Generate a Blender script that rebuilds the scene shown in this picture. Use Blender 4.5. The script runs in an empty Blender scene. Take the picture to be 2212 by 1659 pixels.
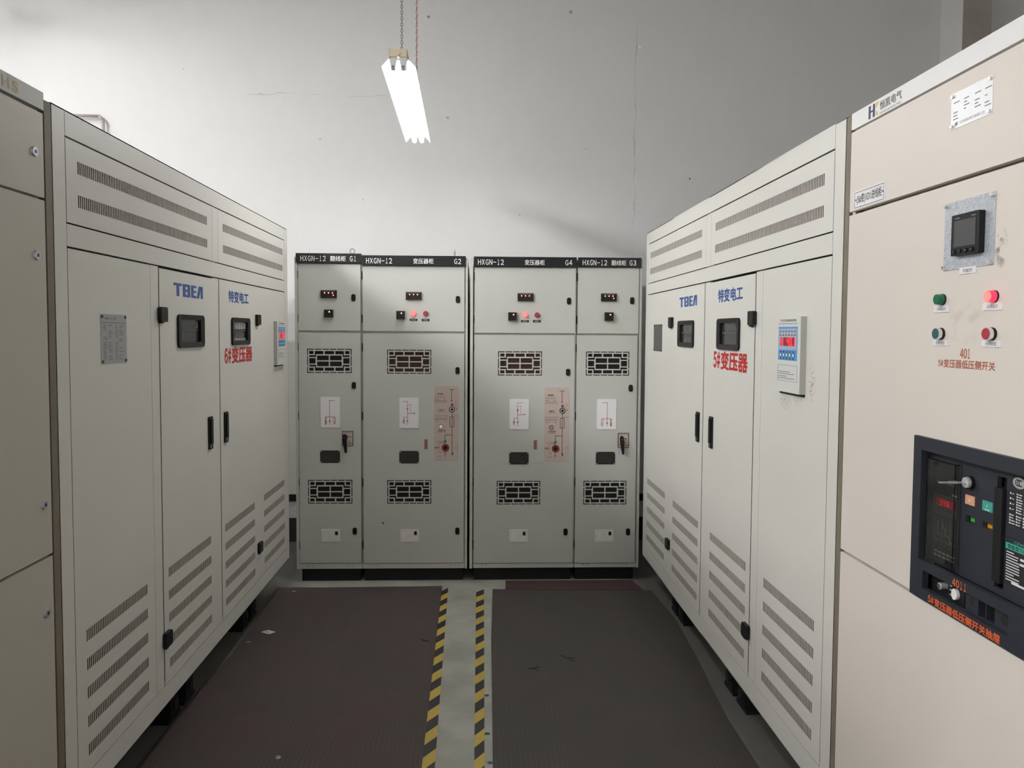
import bpy, math, random
from mathutils import Matrix, Vector
random.seed(7)
S = bpy.context.scene
COL = S.collection

# ------------------------------------------------------------------ camera
f_px, W_PX, H_PX = 1555.25, 2212, 1659
yaw, pitch, roll = 0.032895, -0.044805, 0.005227
cyw, syw, cp, sp, cr, sr = (math.cos(yaw), math.sin(yaw), math.cos(pitch), math.sin(pitch), math.cos(roll), math.sin(roll))
fwd = Vector((syw * cp, cyw * cp, sp)); rt0 = Vector((cyw, -syw, 0)); up0 = rt0.cross(fwd)
rt = cr * rt0 + sr * up0; up = -sr * rt0 + cr * up0
cam_data = bpy.data.cameras.new('camera'); cam = bpy.data.objects.new('camera', cam_data); COL.objects.link(cam)
cam.matrix_world = Matrix(((rt.x, up.x, -fwd.x, 0.0), (rt.y, up.y, -fwd.y, 0.0), (rt.z, up.z, -fwd.z, 1.77), (0, 0, 0, 1)))
cam_data.sensor_width = 36.0; cam_data.sensor_fit = 'HORIZONTAL'
cam_data.lens = f_px / W_PX * 36.0
cam_data.shift_x = (W_PX / 2 - 1081.82) / W_PX
cam_data.shift_y = (787.38 - H_PX / 2) / W_PX
cam_data.clip_start = 0.02
S.camera = cam

# ------------------------------------------------------------------ world and exposure
w = bpy.data.worlds.new('world'); S.world = w; w.use_nodes = True
w.node_tree.nodes['Background'].inputs[0].default_value = (1.0, 0.97, 0.92, 1)
w.node_tree.nodes['Background'].inputs[1].default_value = 0.0
S.view_settings.view_transform = 'Standard'; S.view_settings.look = 'None'
S.view_settings.gamma = 1.0; S.view_settings.use_curve_mapping = False
S.view_settings.exposure = 0.0
TUBE_MAIN, TUBE_SIDE, TUBE_CORNER, TUBE_FILL = 42.5, 860.0, 95.0, 4.0     # strength of the fluorescent tubes of each hanging lamp
try:
    S.cycles.use_denoising = True
    S.cycles.max_bounces = 8; S.cycles.diffuse_bounces = 6
    S.cycles.sample_clamp_indirect = 6.0
except Exception: pass

# ------------------------------------------------------------------ materials
MATS = {}
def principled(name, col, rough=0.5, metal=0.0, emit=None, estr=0.0, noise=0.0, nscale=8.0, bump=0.0, bscale=200.0, spec=0.5, transmission=0.0):
    if name in MATS: return MATS[name]
    m = bpy.data.materials.new(name); m.use_nodes = True; nt = m.node_tree; b = nt.nodes['Principled BSDF']
    b.inputs['Base Color'].default_value = (*col, 1); b.inputs['Roughness'].default_value = rough; b.inputs['Metallic'].default_value = metal
    b.inputs['Specular IOR Level'].default_value = spec
    if transmission: b.inputs['Transmission Weight'].default_value = transmission
    if emit: b.inputs['Emission Color'].default_value = (*emit, 1); b.inputs['Emission Strength'].default_value = estr
    tc = nt.nodes.new('ShaderNodeTexCoord')
    n = nt.nodes.new('ShaderNodeTexNoise'); n.inputs['Scale'].default_value = nscale; n.inputs['Detail'].default_value = 6
    nt.links.new(tc.outputs['Object'], n.inputs['Vector'])
    if noise:
        mx = nt.nodes.new('ShaderNodeMix'); mx.data_type = 'RGBA'
        mx.inputs['A'].default_value = (*[c * (1 - noise) for c in col], 1); mx.inputs['B'].default_value = (*[min(1, c * (1 + noise)) for c in col], 1)
        nt.links.new(n.outputs['Fac'], mx.inputs['Factor']); nt.links.new(mx.outputs['Result'], b.inputs['Base Color'])
    if bump:
        n2 = nt.nodes.new('ShaderNodeTexNoise'); n2.inputs['Scale'].default_value = bscale
        nt.links.new(tc.outputs['Object'], n2.inputs['Vector'])
        bp = nt.nodes.new('ShaderNodeBump'); bp.inputs['Strength'].default_value = bump; bp.inputs['Distance'].default_value = 0.002
        nt.links.new(n2.outputs['Fac'], bp.inputs['Height']); nt.links.new(bp.outputs['Normal'], b.inputs['Normal'])
    MATS[name] = m; return m

def math_node(nt, op, a, b=None, c=None):
    n = nt.nodes.new('ShaderNodeMath'); n.operation = op
    for i, v in enumerate((a, b, c)):
        if v is None: continue
        if isinstance(v, (int, float)): n.inputs[i].default_value = v
        else: nt.links.new(v, n.inputs[i])
    return n.outputs[0]

P_TRAFO = principled('paint_enclosure', (0.735, 0.725, 0.675), 0.42, noise=0.035, nscale=3, bump=0.06, bscale=350)
P_RING = principled('paint_switchgear', (0.57, 0.575, 0.535), 0.38, noise=0.03, nscale=3, bump=0.04, bscale=350)
P_LV = principled('paint_cream', (0.76, 0.70, 0.635), 0.42, noise=0.03, nscale=3, bump=0.08, bscale=400)
P_LVW = principled('paint_white_band', (0.85, 0.845, 0.835), 0.4, noise=0.02)
P_OLD = principled('paint_old_beige', (0.56, 0.53, 0.46), 0.45, noise=0.05, nscale=4, bump=0.08, bscale=400)
DARK = principled('interior_dark', (0.012, 0.011, 0.01), 0.8)
DUST = principled('filter_brown', (0.13, 0.062, 0.040), 0.9, noise=0.25, nscale=14)
BLK = principled('black_plastic', (0.011, 0.011, 0.012), 0.42, spec=0.22)
BLKG = principled('black_gloss', (0.01, 0.01, 0.011), 0.22, noise=0.2, nscale=20)
BLKM = principled('black_steel', (0.012, 0.012, 0.013), 0.6, spec=0.25)
BRKR = principled('breaker_plastic', (0.022, 0.026, 0.036), 0.5, noise=0.12, nscale=30)
GLASS = principled('dark_glass', (0.035, 0.036, 0.037), 0.12)
LBAR = principled('light_bar_bright', (0.62, 0.62, 0.61), 0.5)
LBARD = principled('light_bar_dim', (0.16, 0.16, 0.155), 0.5)
BEAM = principled('beam_grey', (0.07, 0.07, 0.07), 0.5)
STEEL = principled('steel', (0.62, 0.62, 0.62), 0.32, 1.0)
CHROME = principled('chrome', (0.80, 0.80, 0.80), 0.12, 1.0)
ALU = principled('aluminium_plate', (0.76, 0.77, 0.78), 0.42, 0.6, noise=0.05)
ZINC = principled('bright_zinc', (0.72, 0.72, 0.73), 0.33, 0.55)
ALUD = principled('dull_aluminium', (0.42, 0.42, 0.43), 0.5, 0.3, noise=0.08, nscale=12)
GALV = principled('galvanised', (0.52, 0.55, 0.59), 0.45, 0.35, noise=0.55, nscale=230)
RED = principled('red_lettering', (0.50, 0.018, 0.02), 0.5)
BLUE = principled('blue_lettering', (0.022, 0.085, 0.30), 0.45)
ORNG = principled('orange_lettering', (0.72, 0.13, 0.035), 0.5)
RUST = principled('brick_lettering', (0.46, 0.12, 0.06), 0.5)
GOLD = principled('faded_gold', (0.52, 0.36, 0.16), 0.5)
WHT = principled('white_print', (0.80, 0.80, 0.80), 0.5)
WHTP = principled('white_plastic', (0.86, 0.86, 0.87), 0.4)
GRYT = principled('grey_print', (0.16, 0.16, 0.17), 0.6)
INK = principled('black_print', (0.02, 0.02, 0.022), 0.6)
NAVY = principled('navy_print', (0.025, 0.035, 0.075), 0.5)
YEL = principled('logo_yellow', (0.72, 0.48, 0.10), 0.5)
LRED = principled('line_red', (0.42, 0.03, 0.05), 0.5)
BEIGE = principled('panel_beige', (0.58, 0.475, 0.42), 0.5, noise=0.03)
CBLUE = principled('controller_blue', (0.07, 0.33, 0.72), 0.4)
CLAV = principled('controller_grey', (0.42, 0.47, 0.58), 0.4)
CBODY = principled('controller_body', (0.72, 0.73, 0.70), 0.4)
CSIDE = principled('controller_side', (0.42, 0.42, 0.38), 0.5)
LEDR = principled('led_red', (0.4, 0.01, 0.02), 0.4, emit=(1.0, 0.02, 0.04), estr=3.2)
LEDP = principled('led_point', (0.8, 0.1, 0.1), 0.4, emit=(1.0, 0.12, 0.08), estr=9.0)
LEDB = principled('led_window', (0.10, 0.005, 0.01), 0.3, emit=(1.0, 0.01, 0.03), estr=0.16)
LEDD = principled('led_window_dim', (0.16, 0.01, 0.02), 0.3, emit=(0.8, 0.02, 0.05), estr=0.07)
LAMPON = principled('red_lamp_lit', (0.7, 0.02, 0.06), 0.25, emit=(1.0, 0.03, 0.09), estr=1.1)
LAMPHOT = principled('red_lamp_face', (0.9, 0.1, 0.1), 0.3, emit=(1.0, 0.16, 0.13), estr=1.6)
LAMPOFF = principled('red_lamp_dark', (0.25, 0.012, 0.016), 0.25)
PUSHR = principled('red_button', (0.42, 0.03, 0.05), 0.4)
GRN = principled('green_lamp', (0.005, 0.13, 0.06), 0.2)
TEAL = principled('green_button', (0.015, 0.11, 0.12), 0.35)
OBTN = principled('orange_button', (0.74, 0.36, 0.22), 0.4)
GBTN = principled('teal_button', (0.06, 0.36, 0.29), 0.4)
GIND = principled('green_flag', (0.08, 0.42, 0.06), 0.5)
YIND = principled('amber_flag', (0.75, 0.38, 0.02), 0.5)
TEALP = principled('teal_print', (0.05, 0.42, 0.33), 0.5)
CLEAR = principled('clear_cover', (0.9, 0.92, 0.92), 0.06, transmission=1.0)
ENAMEL = principled('white_enamel', (0.86, 0.86, 0.85), 0.35)
LBODY = principled('lamp_cream', (0.60, 0.50, 0.34), 0.5)
SOCK = principled('lamp_holder_grey', (0.55, 0.58, 0.56), 0.4)
BTIP = principled('tube_cap_blue', (0.12, 0.16, 0.35), 0.4)
CORD = principled('twisted_cord', (0.46, 0.22, 0.18), 0.6, noise=0.4, nscale=90)
CHAIN = principled('chain_steel', (0.22, 0.21, 0.20), 0.45, 0.8)
PIPE = principled('conduit_paint', (0.42, 0.36, 0.35), 0.5)
PAPER = principled('paper', (0.75, 0.75, 0.74), 0.7)
PAINT_DK = principled('dark_dado', (0.035, 0.03, 0.032), 0.5)
RAIL = principled('rail_grey', (0.03, 0.03, 0.029), 0.7, spec=0.2)
STAIN = principled('rust_stain', (0.36, 0.325, 0.29), 0.9, noise=0.35, nscale=4)
def tube_mat(name, s):
    return principled(name, (0.9, 0.9, 0.9), 0.4, emit=(1.0, 0.992, 0.995), estr=s)

def wall_mat():
    m = principled('plaster_wall', (0.70, 0.685, 0.665), 0.85, bump=0.25, bscale=60)
    nt = m.node_tree; b = nt.nodes['Principled BSDF']; L = nt.links
    tc = nt.nodes.new('ShaderNodeTexCoord'); sep = nt.nodes.new('ShaderNodeSeparateXYZ'); L.new(tc.outputs['Object'], sep.inputs[0])
    X, Z = sep.outputs['X'], sep.outputs['Z']
    def noise(scale, detail=5, sx=1, sz=1):
        mp = nt.nodes.new('ShaderNodeMapping'); mp.inputs['Scale'].default_value = (sx, 1, sz); L.new(tc.outputs['Object'], mp.inputs[0])
        n = nt.nodes.new('ShaderNodeTexNoise'); n.inputs['Scale'].default_value = scale; n.inputs['Detail'].default_value = detail
        L.new(mp.outputs[0], n.inputs['Vector']); return n.outputs['Fac']
    big = noise(1.1); fine = noise(9, 8, 1.5, .7)
    val = math_node(nt, 'MULTIPLY_ADD', big, 0.10, 0.935); val = math_node(nt, 'MULTIPLY_ADD', fine, 0.05, math_node(nt, 'SUBTRACT', val, 0.01))
    # hairline cracks with their own course in the plaster
    wob = noise(7, 3); wob2 = noise(40, 3)
    cx = math_node(nt, 'ADD', math_node(nt, 'MULTIPLY_ADD', wob, 0.05, 1.272), math_node(nt, 'MULTIPLY', wob2, 0.022))
    d = math_node(nt, 'ABSOLUTE', math_node(nt, 'SUBTRACT', X, cx))
    crack = math_node(nt, 'LESS_THAN', d, math_node(nt, 'MULTIPLY_ADD', noise(5, 4), 0.013, -0.0048))
    cz = math_node(nt, 'MULTIPLY_ADD', noise(3, 5), 0.22, 3.60)
    d2 = math_node(nt, 'ABSOLUTE', math_node(nt, 'SUBTRACT', Z, cz))
    inx = math_node(nt, 'MULTIPLY', math_node(nt, 'GREATER_THAN', X, -1.95), math_node(nt, 'LESS_THAN', X, -0.55))
    crack2 = math_node(nt, 'MULTIPLY', math_node(nt, 'LESS_THAN', d2, math_node(nt, 'MULTIPLY_ADD', noise(6, 4), 0.014, -0.0055)), inx)
    dark = math_node(nt, 'MAXIMUM', math_node(nt, 'MULTIPLY', crack, 0.28), math_node(nt, 'MULTIPLY', crack2, 0.22))
    for (sx, sz, r, k) in ((-0.409, 4.354, .012, .6), (0.762, 4.415, .014, .5), (-0.251, 3.54, .012, .35), (1.777, 3.065, .007, .85), (1.34, 4.14, .012, -.25), (-1.3, 3.35, .006, .5), (-0.95, 2.86, .006, .4), (0.35, 2.75, .008, .3), (0.9, 3.3, .006, .35), (-2.4, 3.9, .006, .4)):
        dd = math_node(nt, 'ADD', math_node(nt, 'POWER', math_node(nt, 'SUBTRACT', X, sx), 2.0), math_node(nt, 'POWER', math_node(nt, 'SUBTRACT', Z, sz), 2.0))
        msk = math_node(nt, 'MULTIPLY', math_node(nt, 'LESS_THAN', dd, r * r), k)
        dark = math_node(nt, 'ADD', dark, msk)
    val = math_node(nt, 'MULTIPLY', val, math_node(nt, 'SUBTRACT', 1.0, dark))
    mx = nt.nodes.new('ShaderNodeMix'); mx.data_type = 'RGBA'; mx.blend_type = 'MULTIPLY'; mx.inputs['Factor'].default_value = 1
    mx.inputs['A'].default_value = (0.72, 0.715, 0.71, 1)
    cmb = nt.nodes.new('ShaderNodeCombineColor'); [L.new(val, cmb.inputs[i]) for i in range(3)]
    L.new(cmb.outputs[0], mx.inputs['B']); L.new(mx.outputs['Result'], b.inputs['Base Color'])
    return m
WALL = wall_mat()

def concrete_mat():
    m = principled('concrete_floor', (0.40, 0.40, 0.35), 0.6, bump=0.15, bscale=90)
    nt = m.node_tree; b = nt.nodes['Principled BSDF']; L = nt.links
    tc = nt.nodes.new('ShaderNodeTexCoord')
    n = nt.nodes.new('ShaderNodeTexNoise'); n.inputs['Scale'].default_value = 5; n.inputs['Detail'].default_value = 9; L.new(tc.outputs['Object'], n.inputs['Vector'])
    v = nt.nodes.new('ShaderNodeTexVoronoi'); v.inputs['Scale'].default_value = 14; L.new(tc.outputs['Object'], v.inputs['Vector'])
    spots = math_node(nt, 'LESS_THAN', v.outputs['Distance'], 0.055)
    r = nt.nodes.new('ShaderNodeValToRGB'); r.color_ramp.elements[0].position = .3; r.color_ramp.elements[1].position = .75
    r.color_ramp.elements[0].color = (0.31, 0.31, 0.265, 1); r.color_ramp.elements[1].color = (0.45, 0.455, 0.41, 1)
    L.new(n.outputs['Fac'], r.inputs[0])
    mx = nt.nodes.new('ShaderNodeMix'); mx.data_type = 'RGBA'; L.new(math_node(nt, 'MULTIPLY', spots, .6), mx.inputs['Factor'])
    L.new(r.outputs[0], mx.inputs['A']); mx.inputs['B'].default_value = (0.12, 0.11, 0.09, 1)
    # concrete darker outward from the aisle on both sides, edge broken by noise
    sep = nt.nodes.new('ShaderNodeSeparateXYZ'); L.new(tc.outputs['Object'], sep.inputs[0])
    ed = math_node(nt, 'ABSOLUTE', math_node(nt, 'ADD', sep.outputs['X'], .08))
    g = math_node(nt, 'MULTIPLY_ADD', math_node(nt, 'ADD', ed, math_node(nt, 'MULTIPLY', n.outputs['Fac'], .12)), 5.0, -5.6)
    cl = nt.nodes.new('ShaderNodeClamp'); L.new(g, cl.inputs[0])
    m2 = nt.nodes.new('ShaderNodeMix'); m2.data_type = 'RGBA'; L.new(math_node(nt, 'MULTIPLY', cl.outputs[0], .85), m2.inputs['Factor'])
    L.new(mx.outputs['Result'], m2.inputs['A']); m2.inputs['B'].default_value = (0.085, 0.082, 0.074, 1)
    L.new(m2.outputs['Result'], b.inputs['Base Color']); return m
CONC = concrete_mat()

def mat_rubber(name, c1, c2, c3):
    m = principled(name, c1, 0.75)
    nt = m.node_tree; b = nt.nodes['Principled BSDF']; L = nt.links
    tc = nt.nodes.new('ShaderNodeTexCoord'); sep = nt.nodes.new('ShaderNodeSeparateXYZ'); L.new(tc.outputs['Object'], sep.inputs[0])
    n = nt.nodes.new('ShaderNodeTexNoise'); n.inputs['Scale'].default_value = 2.6; n.inputs['Detail'].default_value = 7; L.new(tc.outputs['Object'], n.inputs['Vector'])
    r = nt.nodes.new('ShaderNodeValToRGB'); e = r.color_ramp.elements
    e[0].position = .36; e[0].color = (*c1, 1); e[1].position = .66; e[1].color = (*c2, 1)
    L.new(n.outputs['Fac'], r.inputs[0])
    ph = math_node(nt, 'FRACT', math_node(nt, 'MULTIPLY', sep.outputs['X'], 1 / 0.021))
    rib = math_node(nt, 'LESS_THAN', ph, 0.16)
    n2 = nt.nodes.new('ShaderNodeTexNoise'); n2.inputs['Scale'].default_value = 6; L.new(tc.outputs['Object'], n2.inputs['Vector'])
    amt = math_node(nt, 'MULTIPLY', rib, math_node(nt, 'MAXIMUM', math_node(nt, 'MULTIPLY_ADD', n2.outputs['Fac'], 2.2, -0.75), 0.0))
    mx = nt.nodes.new('ShaderNodeMix'); mx.data_type = 'RGBA'; L.new(math_node(nt, 'MULTIPLY', amt, .7), mx.inputs['Factor'])
    L.new(r.outputs[0], mx.inputs['A']); mx.inputs['B'].default_value = (*c3, 1); L.new(mx.outputs['Result'], b.inputs['Base Color'])
    bp = nt.nodes.new('ShaderNodeBump'); bp.inputs['Strength'].default_value = .4; bp.inputs['Distance'].default_value = .002
    L.new(rib, bp.inputs['Height']); L.new(bp.outputs['Normal'], b.inputs['Normal'])
    return m
MAT_L = mat_rubber('rubber_brown', (0.056, 0.047, 0.042), (0.068, 0.041, 0.038), (0.115, 0.10, 0.09))
MAT_R = mat_rubber('rubber_grey', (0.050, 0.046, 0.041), (0.056, 0.046, 0.041), (0.09, 0.085, 0.077))
MAT_RED = mat_rubber('rubber_red', (0.075, 0.030, 0.032), (0.055, 0.035, 0.033), (0.09, 0.05, 0.05))
TAPEY = principled('tape_yellow', (0.52, 0.38, 0.07), 0.5, noise=0.15, nscale=60)
TAPEK = principled('tape_black', (0.02, 0.02, 0.024), 0.5, noise=0.3, nscale=60)

def stained(name, base, spots):
    "a copy of a paint with real marks on it: (x, z, rx, rz, amount, colour, speckle scale) in the part's own coordinates"
    if name in MATS: return MATS[name]
    m = base.copy(); m.name = name; nt = m.node_tree; L = nt.links; b = nt.nodes['Principled BSDF']
    src = b.inputs['Base Color'].links[0].from_socket
    tc = nt.nodes.new('ShaderNodeTexCoord'); sep = nt.nodes.new('ShaderNodeSeparateXYZ'); L.new(tc.outputs['Object'], sep.inputs[0])
    for x, z, rx, rz, amt, col, sc in spots:
        n = nt.nodes.new('ShaderNodeTexNoise'); n.inputs['Scale'].default_value = sc; n.inputs['Detail'].default_value = 6; L.new(tc.outputs['Object'], n.inputs['Vector'])
        dx = math_node(nt, 'POWER', math_node(nt, 'ABSOLUTE', math_node(nt, 'DIVIDE', math_node(nt, 'SUBTRACT', sep.outputs['X'], x), rx)), 2.0)
        dz = math_node(nt, 'POWER', math_node(nt, 'ABSOLUTE', math_node(nt, 'DIVIDE', math_node(nt, 'SUBTRACT', sep.outputs['Z'], z), rz)), 2.0)
        fall = math_node(nt, 'MAXIMUM', math_node(nt, 'SUBTRACT', 1.0, math_node(nt, 'ADD', dx, dz)), 0.0)
        spk = nt.nodes.new('ShaderNodeClamp'); L.new(math_node(nt, 'MULTIPLY_ADD', n.outputs['Fac'], 7.0, -3.4), spk.inputs[0])
        mx = nt.nodes.new('ShaderNodeMix'); mx.data_type = 'RGBA'; L.new(math_node(nt, 'MULTIPLY', math_node(nt, 'MULTIPLY', fall, spk.outputs[0]), amt), mx.inputs['Factor'])
        L.new(src, mx.inputs['A']); mx.inputs['B'].default_value = (*col, 1); src = mx.outputs['Result']
    L.new(src, b.inputs['Base Color']); MATS[name] = m; return m

# ------------------------------------------------------------------ mesh builder
class MB:
    def __init__(s): s.v = []; s.f = []; s.m = []; s.k = 0
    def mat(s, k): s.k = k; return s
    def add(s, vs, fs):
        o = len(s.v); s.v += vs
        for f in fs: s.f.append(tuple(i + o for i in f)); s.m.append(s.k)
    def box(s, x0, x1, y0, y1, z0, z1):
        s.add([(x0,y0,z0),(x1,y0,z0),(x1,y1,z0),(x0,y1,z0),(x0,y0,z1),(x1,y0,z1),(x1,y1,z1),(x0,y1,z1)],
              [(0,3,2,1),(4,5,6,7),(0,1,5,4),(1,2,6,5),(2,3,7,6),(3,0,4,7)]); return s
    def prism(s, poly, y0, y1):
        "poly: counter-clockwise (x, z) outline seen from the front; y0 front, y1 back"
        n = len(poly)
        s.add([(x, y0, z) for x, z in poly] + [(x, y1, z) for x, z in poly],
              [tuple(range(n)), tuple(range(2 * n - 1, n - 1, -1))] + [(i, i + n, (i + 1) % n + n, (i + 1) % n) for i in range(n)]); return s
    def ring(s, po, pi, y0, y1, yi=None):
        n = len(po); yi = y0 if yi is None else yi
        v = [(x, y0, z) for x, z in po] + [(x, yi, z) for x, z in pi] + [(x, y1, z) for x, z in po] + [(x, y1, z) for x, z in pi]
        fs = []
        for i in range(n):
            j = (i + 1) % n
            fs += [(i, j, n + j, n + i), (j, i, 2*n + i, 2*n + j), (n + i, n + j, 3*n + j, 3*n + i), (2*n + i, 3*n + i, 3*n + j, 2*n + j)]
        s.add(v, fs); return s
    def rr(s, x0, x1, z0, z1, r, y0, y1): return s.prism(rrect(x0, x1, z0, z1, r), y0, y1)
    def tube(s, p0, p1, r0, r1=None, n=16, cap=True):
        r1 = r0 if r1 is None else r1; p0 = Vector(p0); p1 = Vector(p1); d = (p1 - p0).normalized()
        a = d.cross(Vector((0, 0, 1)) if abs(d.z) < .9 else Vector((1, 0, 0))).normalized(); b = d.cross(a)
        vs = []
        for p, r in ((p0, r0), (p1, r1)):
            for i in range(n):
                t = 2 * math.pi * i / n; q = p + a * (r * math.cos(t)) + b * (r * math.sin(t)); vs.append(tuple(q))
        fs = [(i, (i + 1) % n, (i + 1) % n + n, i + n) for i in range(n)]
        if cap: fs += [tuple(range(n - 1, -1, -1)), tuple(range(n, 2 * n))]
        s.add(vs, fs); return s
    def disc(s, x, z, r, y0, y1, n=24, r1=None):
        return s.tube((x, y1, z), (x, y0, z), r1 if r1 is not None else r, r, n)
    def torus(s, c, axis, R, r, n=20, k=8, squash=1.0):
        c = Vector(c); ax = Vector(axis).normalized(); a = ax.cross(Vector((0, 0, 1)) if abs(ax.z) < .9 else Vector((1, 0, 0))).normalized(); b = ax.cross(a)
        vs = []
        for i in range(n):
            t = 2 * math.pi * i / n; d = a * math.cos(t) + b * math.sin(t) * squash
            for j in range(k):
                u = 2 * math.pi * j / k; dn = d.normalized(); vs.append(tuple(c + d * R + dn * (r * math.cos(u)) + ax * (r * math.sin(u))))
        fs = [(i * k + j, ((i + 1) % n) * k + j, ((i + 1) % n) * k + (j + 1) % k, i * k + (j + 1) % k) for i in range(n) for j in range(k)]
        s.add(vs, fs); return s
    def plate(s, x0, x1, z0, z1, y0, y1, opens):
        "a sheet from front y0 to back y1 with real rectangular openings"
        xs = sorted({x0, x1, *[v for o in opens for v in o[:2]]}); zs = sorted({z0, z1, *[v for o in opens for v in o[2:]]})
        nx, nz = len(xs) - 1, len(zs) - 1
        op = [[any(o[0] <= (xs[i]+xs[i+1])/2 <= o[1] and o[2] <= (zs[j]+zs[j+1])/2 <= o[3] for o in opens) for j in range(nz)] for i in range(nx)]
        solid = lambda i, j: 0 <= i < nx and 0 <= j < nz and not op[i][j]
        idx = {}; vs = []; fs = []
        def V(i, j, b):
            if (i, j, b) not in idx: idx[(i, j, b)] = len(vs); vs.append((xs[i], y1 if b else y0, zs[j]))
            return idx[(i, j, b)]
        for i in range(nx):
            for j in range(nz):
                if not solid(i, j): continue
                fs.append((V(i,j,0), V(i+1,j,0), V(i+1,j+1,0), V(i,j+1,0)))
                fs.append((V(i,j,1), V(i,j+1,1), V(i+1,j+1,1), V(i+1,j,1)))
                if not solid(i-1, j): fs.append((V(i,j,0), V(i,j+1,0), V(i,j+1,1), V(i,j,1)))
                if not solid(i+1, j): fs.append((V(i+1,j,0), V(i+1,j,1), V(i+1,j+1,1), V(i+1,j+1,0)))
                if not solid(i, j-1): fs.append((V(i,j,0), V(i,j,1), V(i+1,j,1), V(i+1,j,0)))
                if not solid(i, j+1): fs.append((V(i,j+1,0), V(i+1,j+1,0), V(i+1,j+1,1), V(i,j+1,1)))
        s.add(vs, fs); return s
    def stroke(s, pts, wd, y0, y1):
        for (xa, za), (xb, zb) in zip(pts, pts[1:]):
            L = math.hypot(xb - xa, zb - za)
            if L < 1e-9: continue
            ux, uz = (xb - xa) / L, (zb - za) / L; h = wd / 2; e = h * .95
            xa2, za2, xb2, zb2 = xa - ux*e, za - uz*e, xb + ux*e, zb + uz*e; px, pz = -uz*h, ux*h
            s.prism([(xa2 - px, za2 - pz), (xb2 - px, zb2 - pz), (xb2 + px, zb2 + pz), (xa2 + px, za2 + pz)], y0, y1)
        return s
    def text(s, t, x0, x1, z0, z1, y, bold=0.0, uniform=False, thick=0.0003):
        vs, fs = glyphs(t, bold)
        ax = min(v[0] for v in vs); bx = max(v[0] for v in vs); az = min(v[1] for v in vs); bz = max(v[1] for v in vs)
        kx = (x1 - x0) / (bx - ax); kz = (z1 - z0) / (bz - az)
        s.add([(x0 + (v[0] - ax) * kx, y - v[2] * .00004, z0 + (v[1] - az) * kz) for v in vs], fs); return s
    def mono(s, t, x0, x1, z0, z1, y, bold=0.0, fill=.80):
        "evenly spaced letters and digits, one cell each"
        cw = (x1 - x0) / (len(t) - 1 + fill)
        for i, c in enumerate(t):
            a = x0 + i * cw; b = a + cw * fill
            if c == '-': s.box(a, b, y - .0002, y, (z0 + z1) / 2 - (z1 - z0) * .06, (z0 + z1) / 2 + (z1 - z0) * .06); continue
            if c == '1': a, b = a + (b - a) * .22, b - (b - a) * .22
            s.text(chr(ord(c) + 0xFEE0), a, b, z0, z1, y, bold)
        return s
    def build(s, name, mats, parent=None, off=(0, 0, 0), smooth=False):
        me = bpy.data.meshes.new(name)
        me.from_pydata([(x - off[0], y - off[1], z - off[2]) for x, y, z in s.v], [], s.f)
        mats = mats if isinstance(mats, (list, tuple)) else [mats]
        for m in mats: me.materials.append(m)
        me.polygons.foreach_set('material_index', [min(k, len(mats) - 1) for k in s.m])
        if smooth: me.polygons.foreach_set('use_smooth', [True] * len(me.polygons))
        me.update()
        o = bpy.data.objects.new(name, me); COL.objects.link(o)
        if parent: o.parent = parent
        return o

def rrect(x0, x1, z0, z1, r, n=5):
    p = []
    for cx, cz, a in ((x1 - r, z0 + r, -90), (x1 - r, z1 - r, 0), (x0 + r, z1 - r, 90), (x0 + r, z0 + r, 180)):
        for i in range(n + 1):
            t = math.radians(a + 90 * i / n); p.append((cx + r * math.cos(t), cz + r * math.sin(t)))
    return p

_gl = {}
def glyphs(t, bold):
    if bold:
        vs, fs = glyphs(t, 0); n = len(vs); V = []; F = []
        for k in range(9):
            dx, dy = (0, 0) if k == 8 else (bold * math.cos(k * .7854), bold * math.sin(k * .7854))
            V += [(v[0] + dx, v[1] + dy, k) for v in vs]; F += [tuple(i + k * n for i in f) for f in fs]
        return V, F
    if (t, bold) not in _gl:
        cu = bpy.data.curves.new('t', 'FONT'); cu.body = t; cu.size = 1.0; cu.resolution_u = 3; cu.fill_mode = 'FRONT'
        ob = bpy.data.objects.new('t', cu); COL.objects.link(ob)
        dg = bpy.context.evaluated_depsgraph_get(); dg.update()
        me = bpy.data.meshes.new_from_object(ob.evaluated_get(dg))
        _gl[(t, bold)] = ([tuple(v.co) for v in me.vertices], [tuple(p.vertices) for p in me.polygons])
        bpy.data.objects.remove(ob); bpy.data.curves.remove(cu); bpy.data.meshes.remove(me)
    return _gl[(t, bold)]

def tag(o, label, cat, group=None, kind=None):
    if label: o['label'] = label
    if cat: o['category'] = cat
    if group: o['group'] = group
    if kind: o['kind'] = kind
    return o
def thing(name, label, cat, loc, rz=0.0, group=None):
    o = bpy.data.objects.new(name, None); COL.objects.link(o); o.location = loc; o.rotation_euler = (0, 0, rz); o.empty_display_size = .1
    return tag(o, label, cat, group)
def struct(name, mb, m): return tag(mb.build(name, m), None, None, kind='structure')

SEG = {'0':'abcdef','1':'bc','2':'abged','3':'abgcd','4':'fgbc','5':'afgcd','6':'afgedc','7':'abc','8':'abcdefg','9':'abcdfg','A':'abcefg','-':'g'}
def digit(mb, ch, x, z, w, h, y, t):
    hw, m = w, z + h / 2
    seg = {'a': [(x, z+h), (x+w, z+h)], 'b': [(x+w, z+h), (x+w, m)], 'c': [(x+w, m), (x+w, z)], 'd': [(x, z), (x+w, z)], 'e': [(x, m), (x, z)], 'f': [(x, z+h), (x, m)], 'g': [(x, m), (x+w, m)]}
    for c in SEG[ch]: mb.stroke(seg[c], t, y - .0002, y)

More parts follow.
